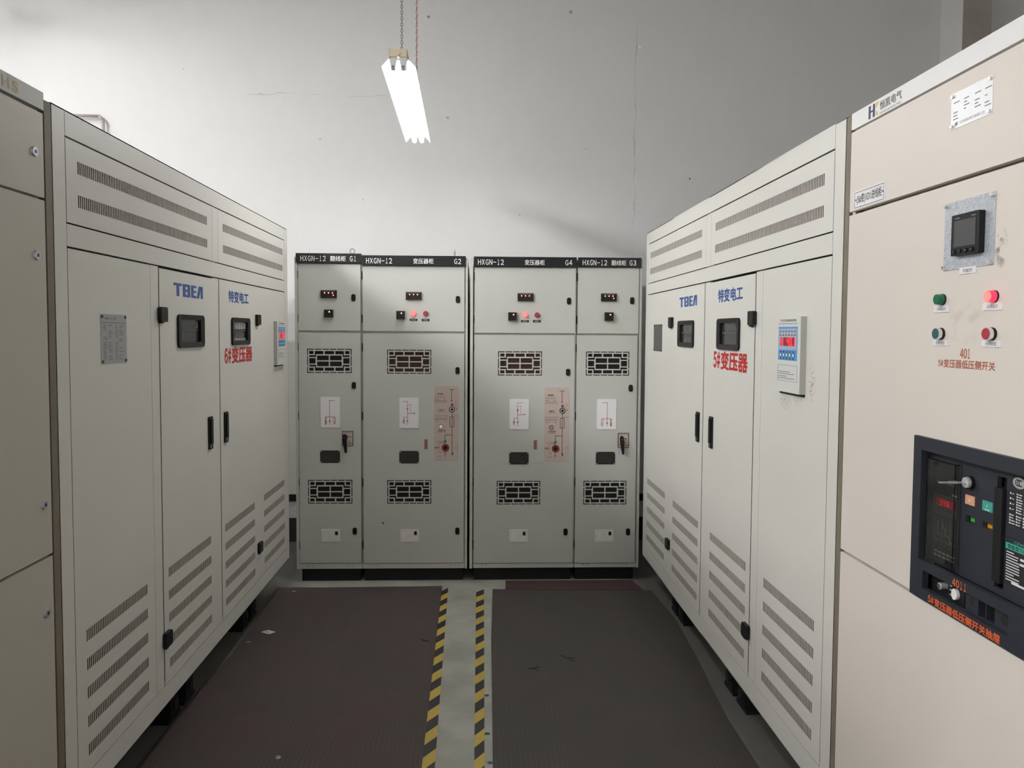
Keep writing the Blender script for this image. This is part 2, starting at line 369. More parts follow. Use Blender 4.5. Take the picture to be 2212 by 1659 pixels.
def tbea_logo(mb, x0, x1, z0, z1, y):
    "the four blocky letters T, B, E and an A without a bar"
    w = x1 - x0; h = z1 - z0; q = lambda px, pz: (x0 + px * w, z0 + pz * h); ya, yb = y - .0003, y
    def poly(*p): mb.prism([q(*a) for a in p], ya, yb)
    def rect(a, b, c, d): poly((a, c), (b, c), (b, d), (a, d))
    rect(0, .265, .80, 1); rect(.09, .18, 0, .80)
    rect(.295, .385, 0, 1); rect(.385, .46, .82, 1); rect(.385, .46, .42, .58); rect(.385, .46, 0, .18)
    poly((.455, .50), (.525, .50), (.545, .60), (.545, .90), (.520, 1), (.455, 1)); poly((.455, 0), (.520, 0), (.545, .10), (.545, .42), (.525, .50), (.455, .50))
    rect(.575, .665, 0, 1); rect(.665, .765, .82, 1); rect(.665, .755, .42, .58); rect(.665, .765, 0, .18)
    poly((.775, 0), (.855, 0), (.93, .82), (.93, 1), (.85, 1)); rect(.92, 1.0, 0, 1)
# ------------------------------------------------------------------ room shell
YW, ZC = 6.05, 5.3
XA, XB, YA = -5.4, 5.0, -3.2
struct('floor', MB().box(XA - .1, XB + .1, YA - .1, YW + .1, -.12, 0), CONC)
struct('ceiling', MB().box(XA - .1, XB + .1, YA - .1, YW + .1, ZC, ZC + .12), principled('ceiling_paint', (.62, .62, .60), .9, noise=.05))
struct('wall_back', MB().box(XA - .1, XB + .1, YW, YW + .15, 0, ZC), WALL)
struct('wall_left', MB().box(XA - .15, XA, YA, YW, 0, ZC), WALL)
struct('wall_right', MB().box(XB, XB + .15, YA, YW, 0, ZC), WALL)
struct('wall_front', MB().box(XA - .1, XB + .1, YA - .15, YA, 0, ZC), WALL)
# pilaster on the back wall with a rust-stained face
pl = MB(); pl.box(3.885, 4.13, 5.775, YW, 0, ZC); pl.mat(1).box(3.888, 4.122, 5.771, 5.775, 0, ZC)
struct('trim_1', pl, [WALL, STAIN])
struct('baseboard_back', MB().box(XA, XB, YW - .012, YW, 0, .20), PAINT_DK)
struct('trim_2', MB().box(XA, XB, YW - .02, YW, .345, .40), BLKM)

# conduit on the back wall, upper left
cd = MB()
for a, b in (((-3.62, 3.505), (-3.06, 3.498)), ((-3.03, 3.47), (-3.03, 1.2))):
    cd.tube((a[0], YW - .045, a[1]), (b[0], YW - .045, b[1]), .0115, n=12)
cd.tube((-3.06, YW - .045, 3.498), (-3.03, YW - .045, 3.47), .013, n=12)
c0 = thing('conduit_pipe', 'thin pinkish conduit bending downward on back wall above left enclosure', 'pipe', (-3.03, YW - .045, 1.2))
cd.build('pipe', PIPE, c0, (-3.03, YW - .045, 1.2), True)
for z in (3.2, 2.4, 1.6): MB().box(-3.06, -3.00, YW - .067, YW - .008, z, z + .02).build('clamp', STEEL, c0, (-3.03, YW - .045, 1.2))

# ------------------------------------------------------------------ floor coverings
def slab(name, pts, h, m, label, cat, group=None):
    "mat cut along an outline, lying on the floor"
    n = len(pts); mb = MB(); cx = sum(p[0] for p in pts) / n; cy = sum(p[1] for p in pts) / n
    mb.add([(x, y, h) for x, y in pts] + [(x, y, 0) for x, y in pts], [tuple(range(n)), tuple(range(2*n - 1, n - 1, -1))] + [(i, i + n, (i + 1) % n + n, (i + 1) % n) for i in range(n)])
    o = mb.build(name, m, None, (cx, cy, 0)); o.location = (cx, cy, .0005); return tag(o, label, cat, group)
slab('rubber_mat', [(-.198, .2), (-.237, 4.945), (-.62, 4.938), (-1.05, 4.932), (-1.376, 4.94), (-1.345, 4.35), (-1.335, 3.9), (-1.362, 3.6), (-1.372, 3.25), (-1.374, 2.26), (-1.28, 2.24), (-1.28, .2)],
     .004, MAT_L, 'reddish brown ribbed rubber mat on the left half of the aisle', 'floor mat', 'rubber mats in the aisle')
slab('rubber_mat', [(1.13, .2), (1.156, 2.82), (1.156, 3.19), (1.172, 3.42), (1.208, 3.88), (1.232, 4.33), (1.20, 4.842), (.70, 4.842), (.112, 4.879), (.087, 4.08), (.07, 2.85), (.06, .2)],
     .004, MAT_R, 'dark grey ribbed rubber mat on the right half of the aisle', 'floor mat', 'rubber mats in the aisle')
slab('rubber_mat', [(1.15, 4.852), (1.11, 5.045), (.207, 5.048), (.201, 4.886), (.70, 4.852)], .004, MAT_RED,
     'narrow dull red mat strip before the cabinet marked G4, behind the grey mat', 'floor mat', 'rubber mats in the aisle')

def tape(label, xl, xr, y_top, y0, first, skew):
    "hazard tape: black and yellow slanted bars, slightly wandering edges"
    mb = MB(); P = .1835; h = .0006
    y = first + 6 * P; edge = lambda t, yy: t[0] + (t[1] - t[0]) * (yy - 2.86) / (4.09 - 2.86)
    k = 0
    while y > y0:
        for m, a, b in ((1, 0, P / 2), (0, P / 2, P)):
            ya, yb = y - a, y - b
            q = [(edge(xl, ya - skew), ya - skew), (edge(xl, yb - skew), yb - skew), (edge(xr, yb), yb), (edge(xr, ya), ya)]
            q = [(xx, min(yy, y_top)) for xx, yy in q]
            if max(p[1] for p in q) - min(p[1] for p in q) > .01 and q[0][1] - q[1][1] + q[3][1] - q[2][1] > .002:
                mb.mat(m).add([(xx, yy, h) for xx, yy in q], [(0, 1, 2, 3)])
        y -= P
    o = mb.build('hazard_tape', [TAPEY, TAPEK], None, (xl[0], y0, 0)); o.location = (xl[0], y0, .0006)
    return tag(o, label, 'tape', 'hazard tapes along the walkway')
tape('yellow and black hazard tape along the edge of the brown mat', (-.219, -.232), (-.166, -.183), 4.955, .2, 3.818, .068)
tape('yellow and black hazard tape beside the grey mat, right of the bare strip', (-.006, -.003), (.036, .046), 4.985, .2, 3.785, .058)

def bit(name, label, cat, x, y, z, build, m, group=None):
    mb = MB(); build(mb); o = mb.build(name, m); o.location = (x, y, z); return tag(o, label, cat, group)
def card(mb):
    c = [(-.042, .0), (-.01, .03), (.044, .0), (.012, -.03)]
    mb.mat(0).add([(a, b, .0012) for a, b in c] + [(a, b, 0) for a, b in c], [(3, 2, 1, 0), (0, 1, 5, 4), (1, 2, 6, 5), (2, 3, 7, 6), (3, 0, 4, 7)])
    mb.mat(1)
    for k in range(3):
        s0 = -.012 + .009 * k
        mb.add([(-.012 + s0*.8, .012 - k*.008, .0014), (.004 + s0*.8, .0 - k*.008, .0014), (.007 + s0*.8, .003 - k*.008, .0014), (-.009 + s0*.8, .015 - k*.008, .0014)], [(0, 1, 2, 3)])
bit('paper_card', 'small white printed card lying on the brown mat', 'card', -1.22, 4.193, .0046, card, [PAPER, GRYT])
bit('steel_washer', 'small steel ring on the brown mat near the bottom edge', 'washer', -.817, 2.933, .0046, lambda m: m.torus((0, 0, .0022), (0, 0, 1), .008, .0022), STEEL)
def scrap(seed, s):
    def fn(mb):
        r = random.Random(seed); n = 7
        p = [(s * r.uniform(.5, 1) * math.cos(6.283 * i / n), .6 * s * r.uniform(.5, 1) * math.sin(6.283 * i / n)) for i in range(n)]
        mb.add([(a, b, .0015 + .002 * r.random()) for a, b in p] + [(0, 0, .004)], [(i, (i + 1) % n, n) for i in range(n)])
    return fn
G_ = 'litter on the aisle floor'
bit('tape_scrap', 'black scrap beside right hazard tape, the one farther from the camera', 'scrap', .052, 3.432, .0008, scrap(1, .02), INK, G_)
bit('tape_scrap', 'black scrap beside right hazard tape, the one nearer the camera', 'scrap', .05, 3.097, .0008, scrap(2, .016), INK, G_)
bit('plastic_scrap', 'dark blue scrap beside the grey mat at the bottom edge', 'scrap', .058, 2.885, .0008, scrap(3, .018), principled('scrap_blue', (.03, .06, .12), .4), G_)
bit('twig', 'thin dark twig on the brown mat near the left hazard tape', 'twig', -.292, 4.054, .0046, lambda m: m.tube((-.022, .015, .002), (.02, -.012, .002), .003, n=6), INK, G_)
bit('twig', 'forked dark twig lying on the grey mat', 'twig', .50, 3.80, .0046, lambda m: (m.tube((-.04, .05, .002), (.03, -.02, .002), .003, n=6), m.tube((.0, .015, .002), (.035, .02, .002), .002, n=6)), INK, G_)
bit('twig', 'short crossed dark twig on the grey mat, toward the hazard tape', 'twig', .305, 3.70, .0046, lambda m: (m.tube((-.03, -.004, .002), (.03, .012, .002), .003, n=6), m.tube((0, .006, .002), (.018, -.03, .002), .002, n=6)), INK, G_)
for (x, y, lb) in ((-1.291, 4.051, 'bright screw near the left edge of the brown mat, closer to the white card'), (-1.235, 4.849, 'bright screw at the far left corner of the brown mat')):
    bit('loose_screw', lb, 'screw', x, y, .0046, lambda m: (m.tube((-.008, 0, .003), (.012, .004, .003), .0025, n=8), m.tube((-.011, 0, .003), (-.008, 0, .003), .0055, n=10)), STEEL, G_)

# ------------------------------------------------------------------ hanging twin-tube lamps
def hanging_lamp(label, x, y0, z, length, strength, rz=0.0, k=1.0, group='hanging fluorescent lamps'):
    "z: bottom of the cream channel; lamp runs along +Y from y0"
    t = thing('hanging_lamp', label, 'lamp', (x, y0, z), rz, group); L = length / k; t.scale = (k, k, k)
    hs = MB(); hs.box(-.036, .036, 0, L, 0, .031); hs.tube((-.001, -.004, .013), (-.001, 0, .013), .009, n=16)
    for s in (-1, 1): hs.box(s * .0355 - .0012, s * .0355 + .0012, 0, L, -.004, .034)
    hs.build('channel', LBODY, t)
    rf = MB(); th = .0015
    for s in (-1, 1):
        a, b = (s * .036, -.001), (s * .071, -.031)
        q = [(a[0], .012, a[1]), (b[0], .03, b[1]), (b[0], L - .002, b[1]), (a[0], L - .035, a[1])]
        q2 = [(p[0] + s * th, p[1], p[2] + th) for p in q]
        rf.add(q + q2, [(0, 1, 2, 3), (7, 6, 5, 4), (0, 4, 5, 1), (1, 5, 6, 2), (2, 6, 7, 3), (3, 7, 4, 0)])
    rf.box(-.036, .036, .03, L - .035, -.0025, -.0005)
    rf.build('reflector', ENAMEL, t)
    for s in (-1, 1):
        xx = s * .021
        o = MB(); o.tube((xx, .055, -.0245), (xx, L - .02, -.0245), .0128, n=20); o.tube((xx, L - .02, -.0245), (xx, L - .012, -.0245), .0128, .008, n=20)
        o.build('fluorescent_tube', tube_mat('tube_%g' % strength, strength), t, smooth=True)
        for ya, yb in ((0.0, .05),):
            o = MB(); o.prism([(xx - .009, -.047), (xx + .009, -.047), (xx + .016, 0), (xx - .016, 0)], .004, .03)
            o.build('lamp_holder', SOCK, t)
            o = MB(); o.tube((xx, .028, -.0245), (xx, .056, -.0245), .0132, n=16); o.build('tube_cap', BTIP, t)
            o = MB(); o.tube((xx, .002, -.040), (xx, .006, -.040), .006, n=10); o.build('holder_tip', BTIP, t)
        o = MB(); o.box(xx - .014, xx + .014, L - .03, L - .018, -.012, 0); o.build('lamp_holder', SOCK, t)
    top = (ZC - z) / k
    ch = MB(); zz = .031; i = 0
    while zz < top:
        ch.torus((.015, .012, zz + .007), (1, 0, 0) if i % 2 else (0, 1, 0), .0046, .0013, 10, 4, 1.6); zz += .0122; i += 1
    ch.build('chain', CHAIN, t)
    cd = MB(); n = 90; L1 = L - .15; pts = []
    for w_ in (0, 1):
        last = None
        for i in range(n * 3 + 1):
            zz = .031 + (top - .031) * i / (n * 3); a = i * 1.05 + w_ * math.pi
            p = (.0 + .0035 * math.cos(a), L1 + .0035 * math.sin(a), zz)
            if last: cd.mat(w_).tube(last, p, .0028, n=5, cap=False)
            last = p
    cd.build('twisted_cord', [CORD, principled('cord_pale', (.62, .52, .48), .6)], t)
    return t
hanging_lamp('twin tube lamp with white reflector hanging by a chain over the aisle', -.393, 3.60, 3.114, 1.463, TUBE_MAIN, math.radians(.75), 1.18)
for ly, lz, ord_ in ((-2.3, 4.74, 'nearest the camera'), (-.9, 4.70, 'second from the camera end'), (.5, 4.66, 'third from the camera end'), (1.9, 4.62, 'fourth from the camera end')):  # one inferred left light, split over four unseen lamps to soften its shadows
    hanging_lamp('unseen twin tube lamp hanging crosswise high left of the left row, one of four sharing the left light, ' + ord_, -4.9, ly, lz, 1.24, TUBE_SIDE * .5, -math.pi / 2)
hanging_lamp('twin tube lamp hanging high behind the left row, closest to the back wall', -3.75, 3.95, 4.36, 1.24, TUBE_CORNER)
hanging_lamp('added twin tube fill lamp over the open floor behind the camera', .2, -1.9, 3.6, 1.24, TUBE_FILL)  # added unseen fill light, lifts the dark gaps facing the camera
# ------------------------------------------------------------------ dry transformer enclosures (left and right of the aisle)
ZT, ZA, ZB, ZCC, ZD, ZE = 2.457, 2.374, 2.107, 2.031, 0.298, 0.207
VROWS = [.737, .640, .5435, .446, .350]          # lower edges of the five slot rows
def slots(d0, d1, rows, h, pitch=.0118, w=.0074):
    n = int((d1 - d0) / pitch); o = []
    for z in rows:
        for i in range(n + 1):
            a = d0 + i * (d1 - d0 - w) / n; o.append((a, a + w, z, z + h))
    return o
def make_transformer(label, loc, rz, flip, number, temp):
    W, D = 2.70, 1.5
    t = thing('transformer_enclosure', label, 'transformer cabinet', loc, rz, 'transformer enclosures flanking the aisle')
    off = (W / 2, D / 2, 0)
    X = (lambda a, b: (W - b, W - a)) if flip else (lambda a, b: (a, b))
    P = lambda mb, name, m, par=None, **k: mb.build(name, m, par or t, off, **k)
    # housing: side sheets, roof, back, floor pan
    b = MB(); b.box(0, .003, .0, D, ZE, ZT - .002); b.box(W - .003, W, .0, D, ZE, ZT - .002); b.box(0, W, D - .003, D, ZE, ZT - .002)
    b.box(0, W, .0, D, ZT - .004, ZT); b.box(0, W, .0, D, ZE, ZE + .004)
    P(b, 'housing', P_TRAFO)
    P(MB().box(.004, W - .004, .020, .024, ZE + .006, ZT - .006), 'dark_backing', DARK)  # dark sheet stands in for the unlit inside seen through the seams
    a, c = (W + .001, W + .0285) if flip else (-.0345, -.001)
    P(MB().box(a, c, .0, .06, ZE, ZT - .004), 'filler_strip', principled('filler_olive', (.20, .17, .125), .6, noise=.2, nscale=6))
    # frame: posts, cross bands, mullions
    fr = MB(); T = .022
    def bar(d0, d1, z0, z1): a, c = X(d0, d1); fr.box(a, c, 0, T, z0, z1)
    bar(0, .070, ZE, ZT); bar(2.632, W, ZE, ZT)
    bar(.073, 2.629, ZA + .004, ZT); bar(.073, 2.629, ZCC + .003, ZB - .003); bar(.073, 2.629, ZE, ZD - .004)
    bar(.646, .716, ZD, ZCC - .003); bar(1.318, 1.394, ZD, ZCC - .003); bar(1.318, 1.396, ZB + .002, ZA - .002)
    P(fr, 'frame', P_TRAFO)
    UP = [2.272, 2.165]
    for d0, d1, v0, v1 in ((.0735, 1.3155, .14, 1.252), (1.3985, 2.629, 1.467, 2.586)):
        a, c = X(d0, d1); mb = MB(); mb.plate(a, c, ZB + .002, ZA - .002, 0, .0008, [(*X(s[0], s[1]), s[2], s[3]) for s in slots(v0, v1, UP, .040)])
        vp = P(mb, 'vent_panel', P_TRAFO); fx = X(v0 - .02, v1 + .02); P(MB().box(*fx, .010, .012, 2.15, 2.33), 'filter_mat', DUST, vp)
    pans = {}
    for key, d0, d1, v0, v1 in (('A', .0735, .6435, .137, .576), ('B', .7195, 1.3155, .768, 1.247), ('C', 1.3975, 2.003, 1.446, 1.934), ('D', 2.0065, 2.629, 2.125, 2.587)):
        a, c = X(d0, d1); door = key in 'BC'; mb = MB(); op = [(*X(s[0], s[1]), s[2], s[3]) for s in slots(v0, v1, VROWS, .0395)]
        if key == 'B': win = X(.905, 1.158)
        if key == 'C': win = X(1.585, 1.842)
        if door: op.append((*win, 1.707, 1.828))
        near_black = key == ('B' if True else 'C')
        mb.plate(a, c, ZD, ZCC - (.0085 if (door and key == 'B') else .0035), 0 if not door else -.002, .0008 if not door else -.0012, op)
        pm = P_TRAFO if not (flip and key == 'A') else stained('paint_enclosure_rusty', P_TRAFO, [(2.505 - W / 2, 1.60, .03, .075, .75, (.24, .13, .08), 130), (2.29 - W / 2, 1.515, .06, .035, .7, (.26, .15, .09), 120), (2.40 - W / 2, 1.53, .05, .03, .5, (.25, .15, .1), 150)])
        pans[key] = P(mb, 'door' if door else 'front_panel', pm); fx = X(v0 - .02, v1 + .02); P(MB().box(*fx, .010, .012, .33, .80), 'filter_mat', DUST, pans[key])
    # doors: window, hinge, handle, lettering
    for key, (w0, w1), (h0, h1), (k0, k1) in (('B', (.886, 1.178), (.703, .763), (1.226, 1.272)), ('C', (1.566, 1.860), (1.979, 2.043), (1.442, 1.488))):
        d = pans[key]; a, c = X(w0, w1)
        po = rrect(a, c, 1.694, 1.840, .020); pi = rrect(a + .036, c - .036, 1.694 + .024, 1.840 - .022, .006)
        P(MB().ring(po, pi, -.012, .006, -.008), 'window_frame', BLK, d)
        P(MB().box(a + .022, c - .022, .0035, .007, 1.712, 1.824), 'window_pane', GLASS, d)
        sl = MB(); WX = lambda u: a + u * (c - a)
        WZ = lambda v: 1.840 - v * .146
        sl.box(WX(.16), WX(.84), .0015, .0035, WZ(.49), WZ(.45)); sl.mat(1)
        bars = {('L', 'B'): [(.69, .33), (.745, .28), (.80, .19)], ('L', 'C'): [(.20 + .097 * i, .17) for i in range(7)],
                ('R', 'B'): [(.40, .32), (.475, .24), (.55, .18), (.625, .18), (.70, .24), (.77, .30)], ('R', 'C'): [(.27 + .11 * i, .19) for i in range(5)]}[('R' if flip else 'L', key)]
        for u, v in bars:  # light seen through the window, put in as pale bars on the pane
            sl.box(WX(u), WX(u + (.048 if key == 'C' else .03)), .0015, .0035, WZ(.41), WZ(v))
            if key == 'C': sl.box(WX(u), WX(u + .042), .0015, .0035, WZ(.835), WZ(.745))
        P(sl, 'beam_and_light_bars', [BEAM, LBAR if not flip and key == 'C' else LBARD], d)
        for z in (1.805, .460):
            ha, hc = X(h0, h1); hb = MB(); hb.rr(ha, hc, z, z + .060, .008, -.018, -.002); hb.box(ha + .006, (ha + hc) / 2, -.014, -.002, z - .006, z)
            P(hb, 'hinge', BLK, d)
        ka, kc = X(k0, k1); mb = MB(); mb.rr(ka, kc, 1.199, 1.356, .004, -.010, -.002); mb.box(ka + .010, kc - .010, -.016, -.010, 1.225, 1.345)
        mb.mat(1).disc((ka + kc) / 2 - .006, 1.212, .006, -.0115, -.009); mb.box(ka + .012, kc - .018, -.0112, -.010, 1.222, 1.234)
        P(mb, 'handle', [BLK, STEEL], d)
    left_door, right_door = ('C', 'B') if flip else ('B', 'C')
    a, c = X(1.525, 1.857) if flip else X(.858, 1.183); mb = MB(); tbea_logo(mb, a, c, 1.918, 1.974, -.0024); P(mb, 'maker_lettering', BLUE, pans[left_door])
    a, c = X(.864, 1.188) if flip else X(1.534, 1.860); P(MB().text('特变电工', a, c, 1.918, 1.982, -.0024, .032), 'maker_lettering', BLUE, pans[right_door])
    a, c = X(.790, 1.240) if flip else X(1.466, 1.916)
    wd = c - a; mb = MB(); zz0, zz1 = 1.597, 1.686
    mb.mono(number + '#', a, a + wd * .215, zz0 + .004, zz1 - .004, -.0024, .035, .9); mb.text('变压器', a + wd * .235, c, zz0, zz1, -.0024, .035)
    P(mb, 'number_lettering', RED, pans[right_door])
    # rating plate on the outer panel, controller on the other
    pk, ck = ('D', 'A') if flip else ('A', 'D')
    a, c = X(2.246, 2.457) if flip else X(.262, .443)
    mb = MB(); mb.box(a, c, -.0015, 0, 1.652, 1.826); P(mb, 'rating_plate', ALUD if not flip else principled('dark_plate', (.10, .10, .10), .4, .3), pans[pk])
    mb = MB(); r = random.Random(3)
    if not flip:
        mb.text('TBEA', a + .022, a + .062, 1.807, 1.815, -.0017, .02); mb.text('变压器厂', a + .066, a + .115, 1.806, 1.816, -.0017)
        mb.box(a + .004, c - .004, -.0018, -.0015, 1.795, 1.797)
    for k in range(19):
        z = 1.785 - k * .0066
        for x0, x1 in ((a + .015, a + .045), (a + .052, a + .082), (a + .100, a + .118), (a + .126, c - .02)):
            if r.random() < .72: mb.box(x0, x0 + (x1 - x0) * r.uniform(.4, 1), -.0018, -.0015, z, z + .0022)
    P(mb, 'plate_print', GRYT, pans[pk])
    mb = MB()
    for px in (a + .009, c - .009):
        for pz in (1.661, 1.817): mb.disc(px, pz, .005, -.004, -.0015, 12)
    P(mb, 'rivet', principled('rivet_brown', (.05, .035, .03), .5), pans[pk])
    # temperature controller box
    a, c = X(.243, .455) if flip else X(2.362, 2.572); z0, z1 = 1.553, 1.832; y = -.022; w_ = c - a; h_ = z1 - z0
    mb = MB(); mb.box(a, c, y, 0, z0, z1); cb = P(mb, 'temperature_controller', CSIDE)
    FX = lambda u: a + u * w_
    FZ = lambda v: z1 - v * h_
    P(MB().box(a, c, y - .0008, y, z0, z1), 'faceplate', CBODY, cb)
    yf = y - .001
    mb = MB(); mb.box(FX(.13), FX(.89), yf - .0003, yf, FZ(.575), FZ(.13)); mb.mat(1).box(FX(.155), FX(.865), yf - .0006, yf - .0003, FZ(.435), FZ(.155))
    P(mb, 'keypad', [CBLUE, CLAV], cb)
    yy = yf - .0008
    mb = MB(); mb.box(FX(.20), FX(.31), yy, yf, FZ(.385), FZ(.270)); mb.box(FX(.335), FX(.80), yy, yf, FZ(.385), FZ(.270)); mb.mat(1)
    digit(mb, 'A', FX(.225), FZ(.372), w_ * .06, h_ * .088, yy - .0002, .0032)
    xs = (.49, .61, .735)
    for ch, u in zip(temp, xs): digit(mb, ch, FX(u), FZ(.372), w_ * .065, h_ * .088, yy - .0002, .0034)
    mb.disc(FX(.70), FZ(.374), .002, yy - .0004, yy, 8)
    P(mb, 'display', [LEDB, LEDR], cb)
    mb = MB(); mb.text('干式变压器电脑温控箱', FX(.17), FX(.83), FZ(.062), FZ(.03), yf - .0002, .0)
    mb.text('Dry-type Transformer Temperature Controller', FX(.12), FX(.88), FZ(.100), FZ(.080), yf - .0002)
    P(mb, 'title_print', INK, cb); mb = MB()
    for v in (.185, .235):
        for k in range(6): mb.box(FX(.19 + k * .115), FX(.19 + k * .115 + .06), yf - .0009, yf - .0006, FZ(v + .012), FZ(v))
    for k in range(6): mb.disc(FX(.22 + k * .115), FZ(.215), .0015, yf - .0009, yf - .0006, 8)
    P(mb, 'indicator_print', INK, cb); mb = MB()
    for k in range(5):
        u = .235 + k * .128; mb.disc(FX(u), FZ(.505), .0095, yf - .0010, yf - .0003, 16)
        for v in (.455, .548): mb.box(FX(u - .035), FX(u + .035), yf - .0006, yf - .0003, FZ(v + .012), FZ(v))
    P(mb, 'keypad_print', INK, cb); mb = MB()
    for v, x1 in ((.725, .62), (.752, .78), (.785, .50), (.812, .80)): mb.box(FX(.14), FX(x1), yf - .0003, yf, FZ(v + .006), FZ(v))
    fz = [(FX(.12), FZ(.85)), (FX(.90), FZ(.85)), (FX(.90), FZ(.64)), (FX(.12), FZ(.64)), (FX(.12), FZ(.85))]; mb.stroke(fz, .0008, yf - .0003, yf)
    P(mb, 'notice_print', INK, cb)
    mb = MB()
    for k in range(5): mb.disc(FX(.235 + k * .128), FZ(.505), .0065, yf - .0014, yf - .0010, 16)
    P(mb, 'key', WHT, cb)
    P(MB().box(a + .004, c - .004, -.004, 0, z0 - .010, z0), 'shadow_strip', BLK, cb)  # black strip stands in for the shadow under the box
    # underside: cross channels with rollers
    for d in (.97, 1.14, 1.98, 2.13):
        a, c = X(d, d + .085); mb = MB(); mb.box(a, c, .085, D - .05, .018, .125); mb.box(a - .02, c + .02, .085, D - .05, .0, .018); mb.box(a + .01, c - .01, .10, D - .05, .125, ZE)
        mb.mat(1).tube(((a + c) / 2, .075, .07), ((a + c) / 2, .085, .07), .022, n=18)
        P(mb, 'roller_foot', [BLKM, RAIL])
    mb = MB(); a, c = X(.12, 2.62); mb.box(a, c, .20, .26, 0, .10); mb.box(a, c, D - .3, D - .24, 0, .10)
    P(mb, 'base_rail', BLKM)
    return t
R90 = math.pi / 2
XL, XR = -1.29, 1.17
make_transformer('beige transformer enclosure left of the aisle, marked 6#', (XL - .75, 2.25 + 1.35, 0), R90, False, '6', '386')
make_transformer('beige transformer enclosure right of the aisle, marked 5#', (XR + .75, 2.28 + 1.35, 0), -R90, True, '5', '401')
# ------------------------------------------------------------------ back row of ring-main switchgear cabinets
_tl = [(0, 80, 0, 12), (93, 172, 0, 12), (184, 263, 0, 12)]
_q = [(0, 80, 0, 11), (93, 172, 0, 11), (184, 263, 0, 11), (0, 11, 0, 74), (0, 11, 86, 144),
      (26, 78, 26, 62), (94, 196, 26, 64), (94, 108, 26, 96), (26, 108, 76, 98), (212, 268, 26, 64), (26, 102, 111, 144), (120, 261, 80, 137)]
GR = []
for x0, x1, z0, z1 in _q:
    GR += [(x0, x1, z0, z1), (536 - x1, 536 - x0, z0, z1), (x0, x1, 288 - z1, 288 - z0), (536 - x1, 536 - x0, 288 - z1, 288 - z0)]
def make_grille(mb, x0, x1, z0, z1, y):
    e = .006; kx, kz = (x1 - x0) / 536, (z1 - z0) / 288
    mb.plate(x0 - e, x1 + e, z0 - e, z1 + e, y, y + .002, [(x0 + a * kx, x0 + b * kx, z0 + c * kz, z0 + d * kz) for a, b, c, d in GR])

def mimic_cable(mb, q, wd, y, mir):
    s = lambda pts: mb.stroke([q((685 - a) if mir else a, b) for a, b in pts], wd, y - .0003, y)
    s([(445, 156), (328, 156), (328, 680)]); s([(243, 690), (243, 512), (440, 512), (440, 535)]); s([(322, 156), (445, 156)])
    for cz, r in ((545, 16), (608, 26)): s([(243 - r, cz), (243, cz - r), (243 + r, cz), (243, cz + r), (243 - r, cz)])
    s([(222, 642), (264, 642), (243, 688), (222, 642)]); s([(312, 618), (352, 618), (332, 590), (312, 618)])
    s([(420, 535), (458, 535), (458, 618), (420, 618), (420, 535)]); s([(440, 618), (440, 640)]); s([(418, 645), (462, 645)]); s([(426, 662), (454, 662)]); s([(434, 680), (446, 680)])
def mimic_fuse(mb, q, wd, y, mir):
    s = lambda pts: mb.stroke([q(a, b) for a, b in pts], wd, y - .0003, y)
    s([(730, 340), (835, 340)] if not mir else [(835, 340), (940, 340)]); s([(833, 340), (833, 385)]); s([(815, 395), (833, 430)])
    s([(833, 420), (833, 800)]); r = 17; s([(833 - r, 490), (833, 490 - r * 1.4), (833 + r, 490), (833, 490 + r * 1.4), (833 - r, 490)])
    for a in (408, 450, 495, 540): s([(895, a), (895, a + 22)])
    s([(855, 408), (895, 408)]); s([(838, 580), (870, 580), (890, 590)]); s([(895, 575), (985, 575)]); s([(962, 565), (985, 575), (962, 585)])
    s([(762, 780), (762, 652), (833, 652)]); s([(744, 725), (762, 700), (780, 725), (762, 750), (744, 725)]); s([(748, 765), (776, 765)]); s([(820, 722), (846, 722), (833, 748), (820, 722)])

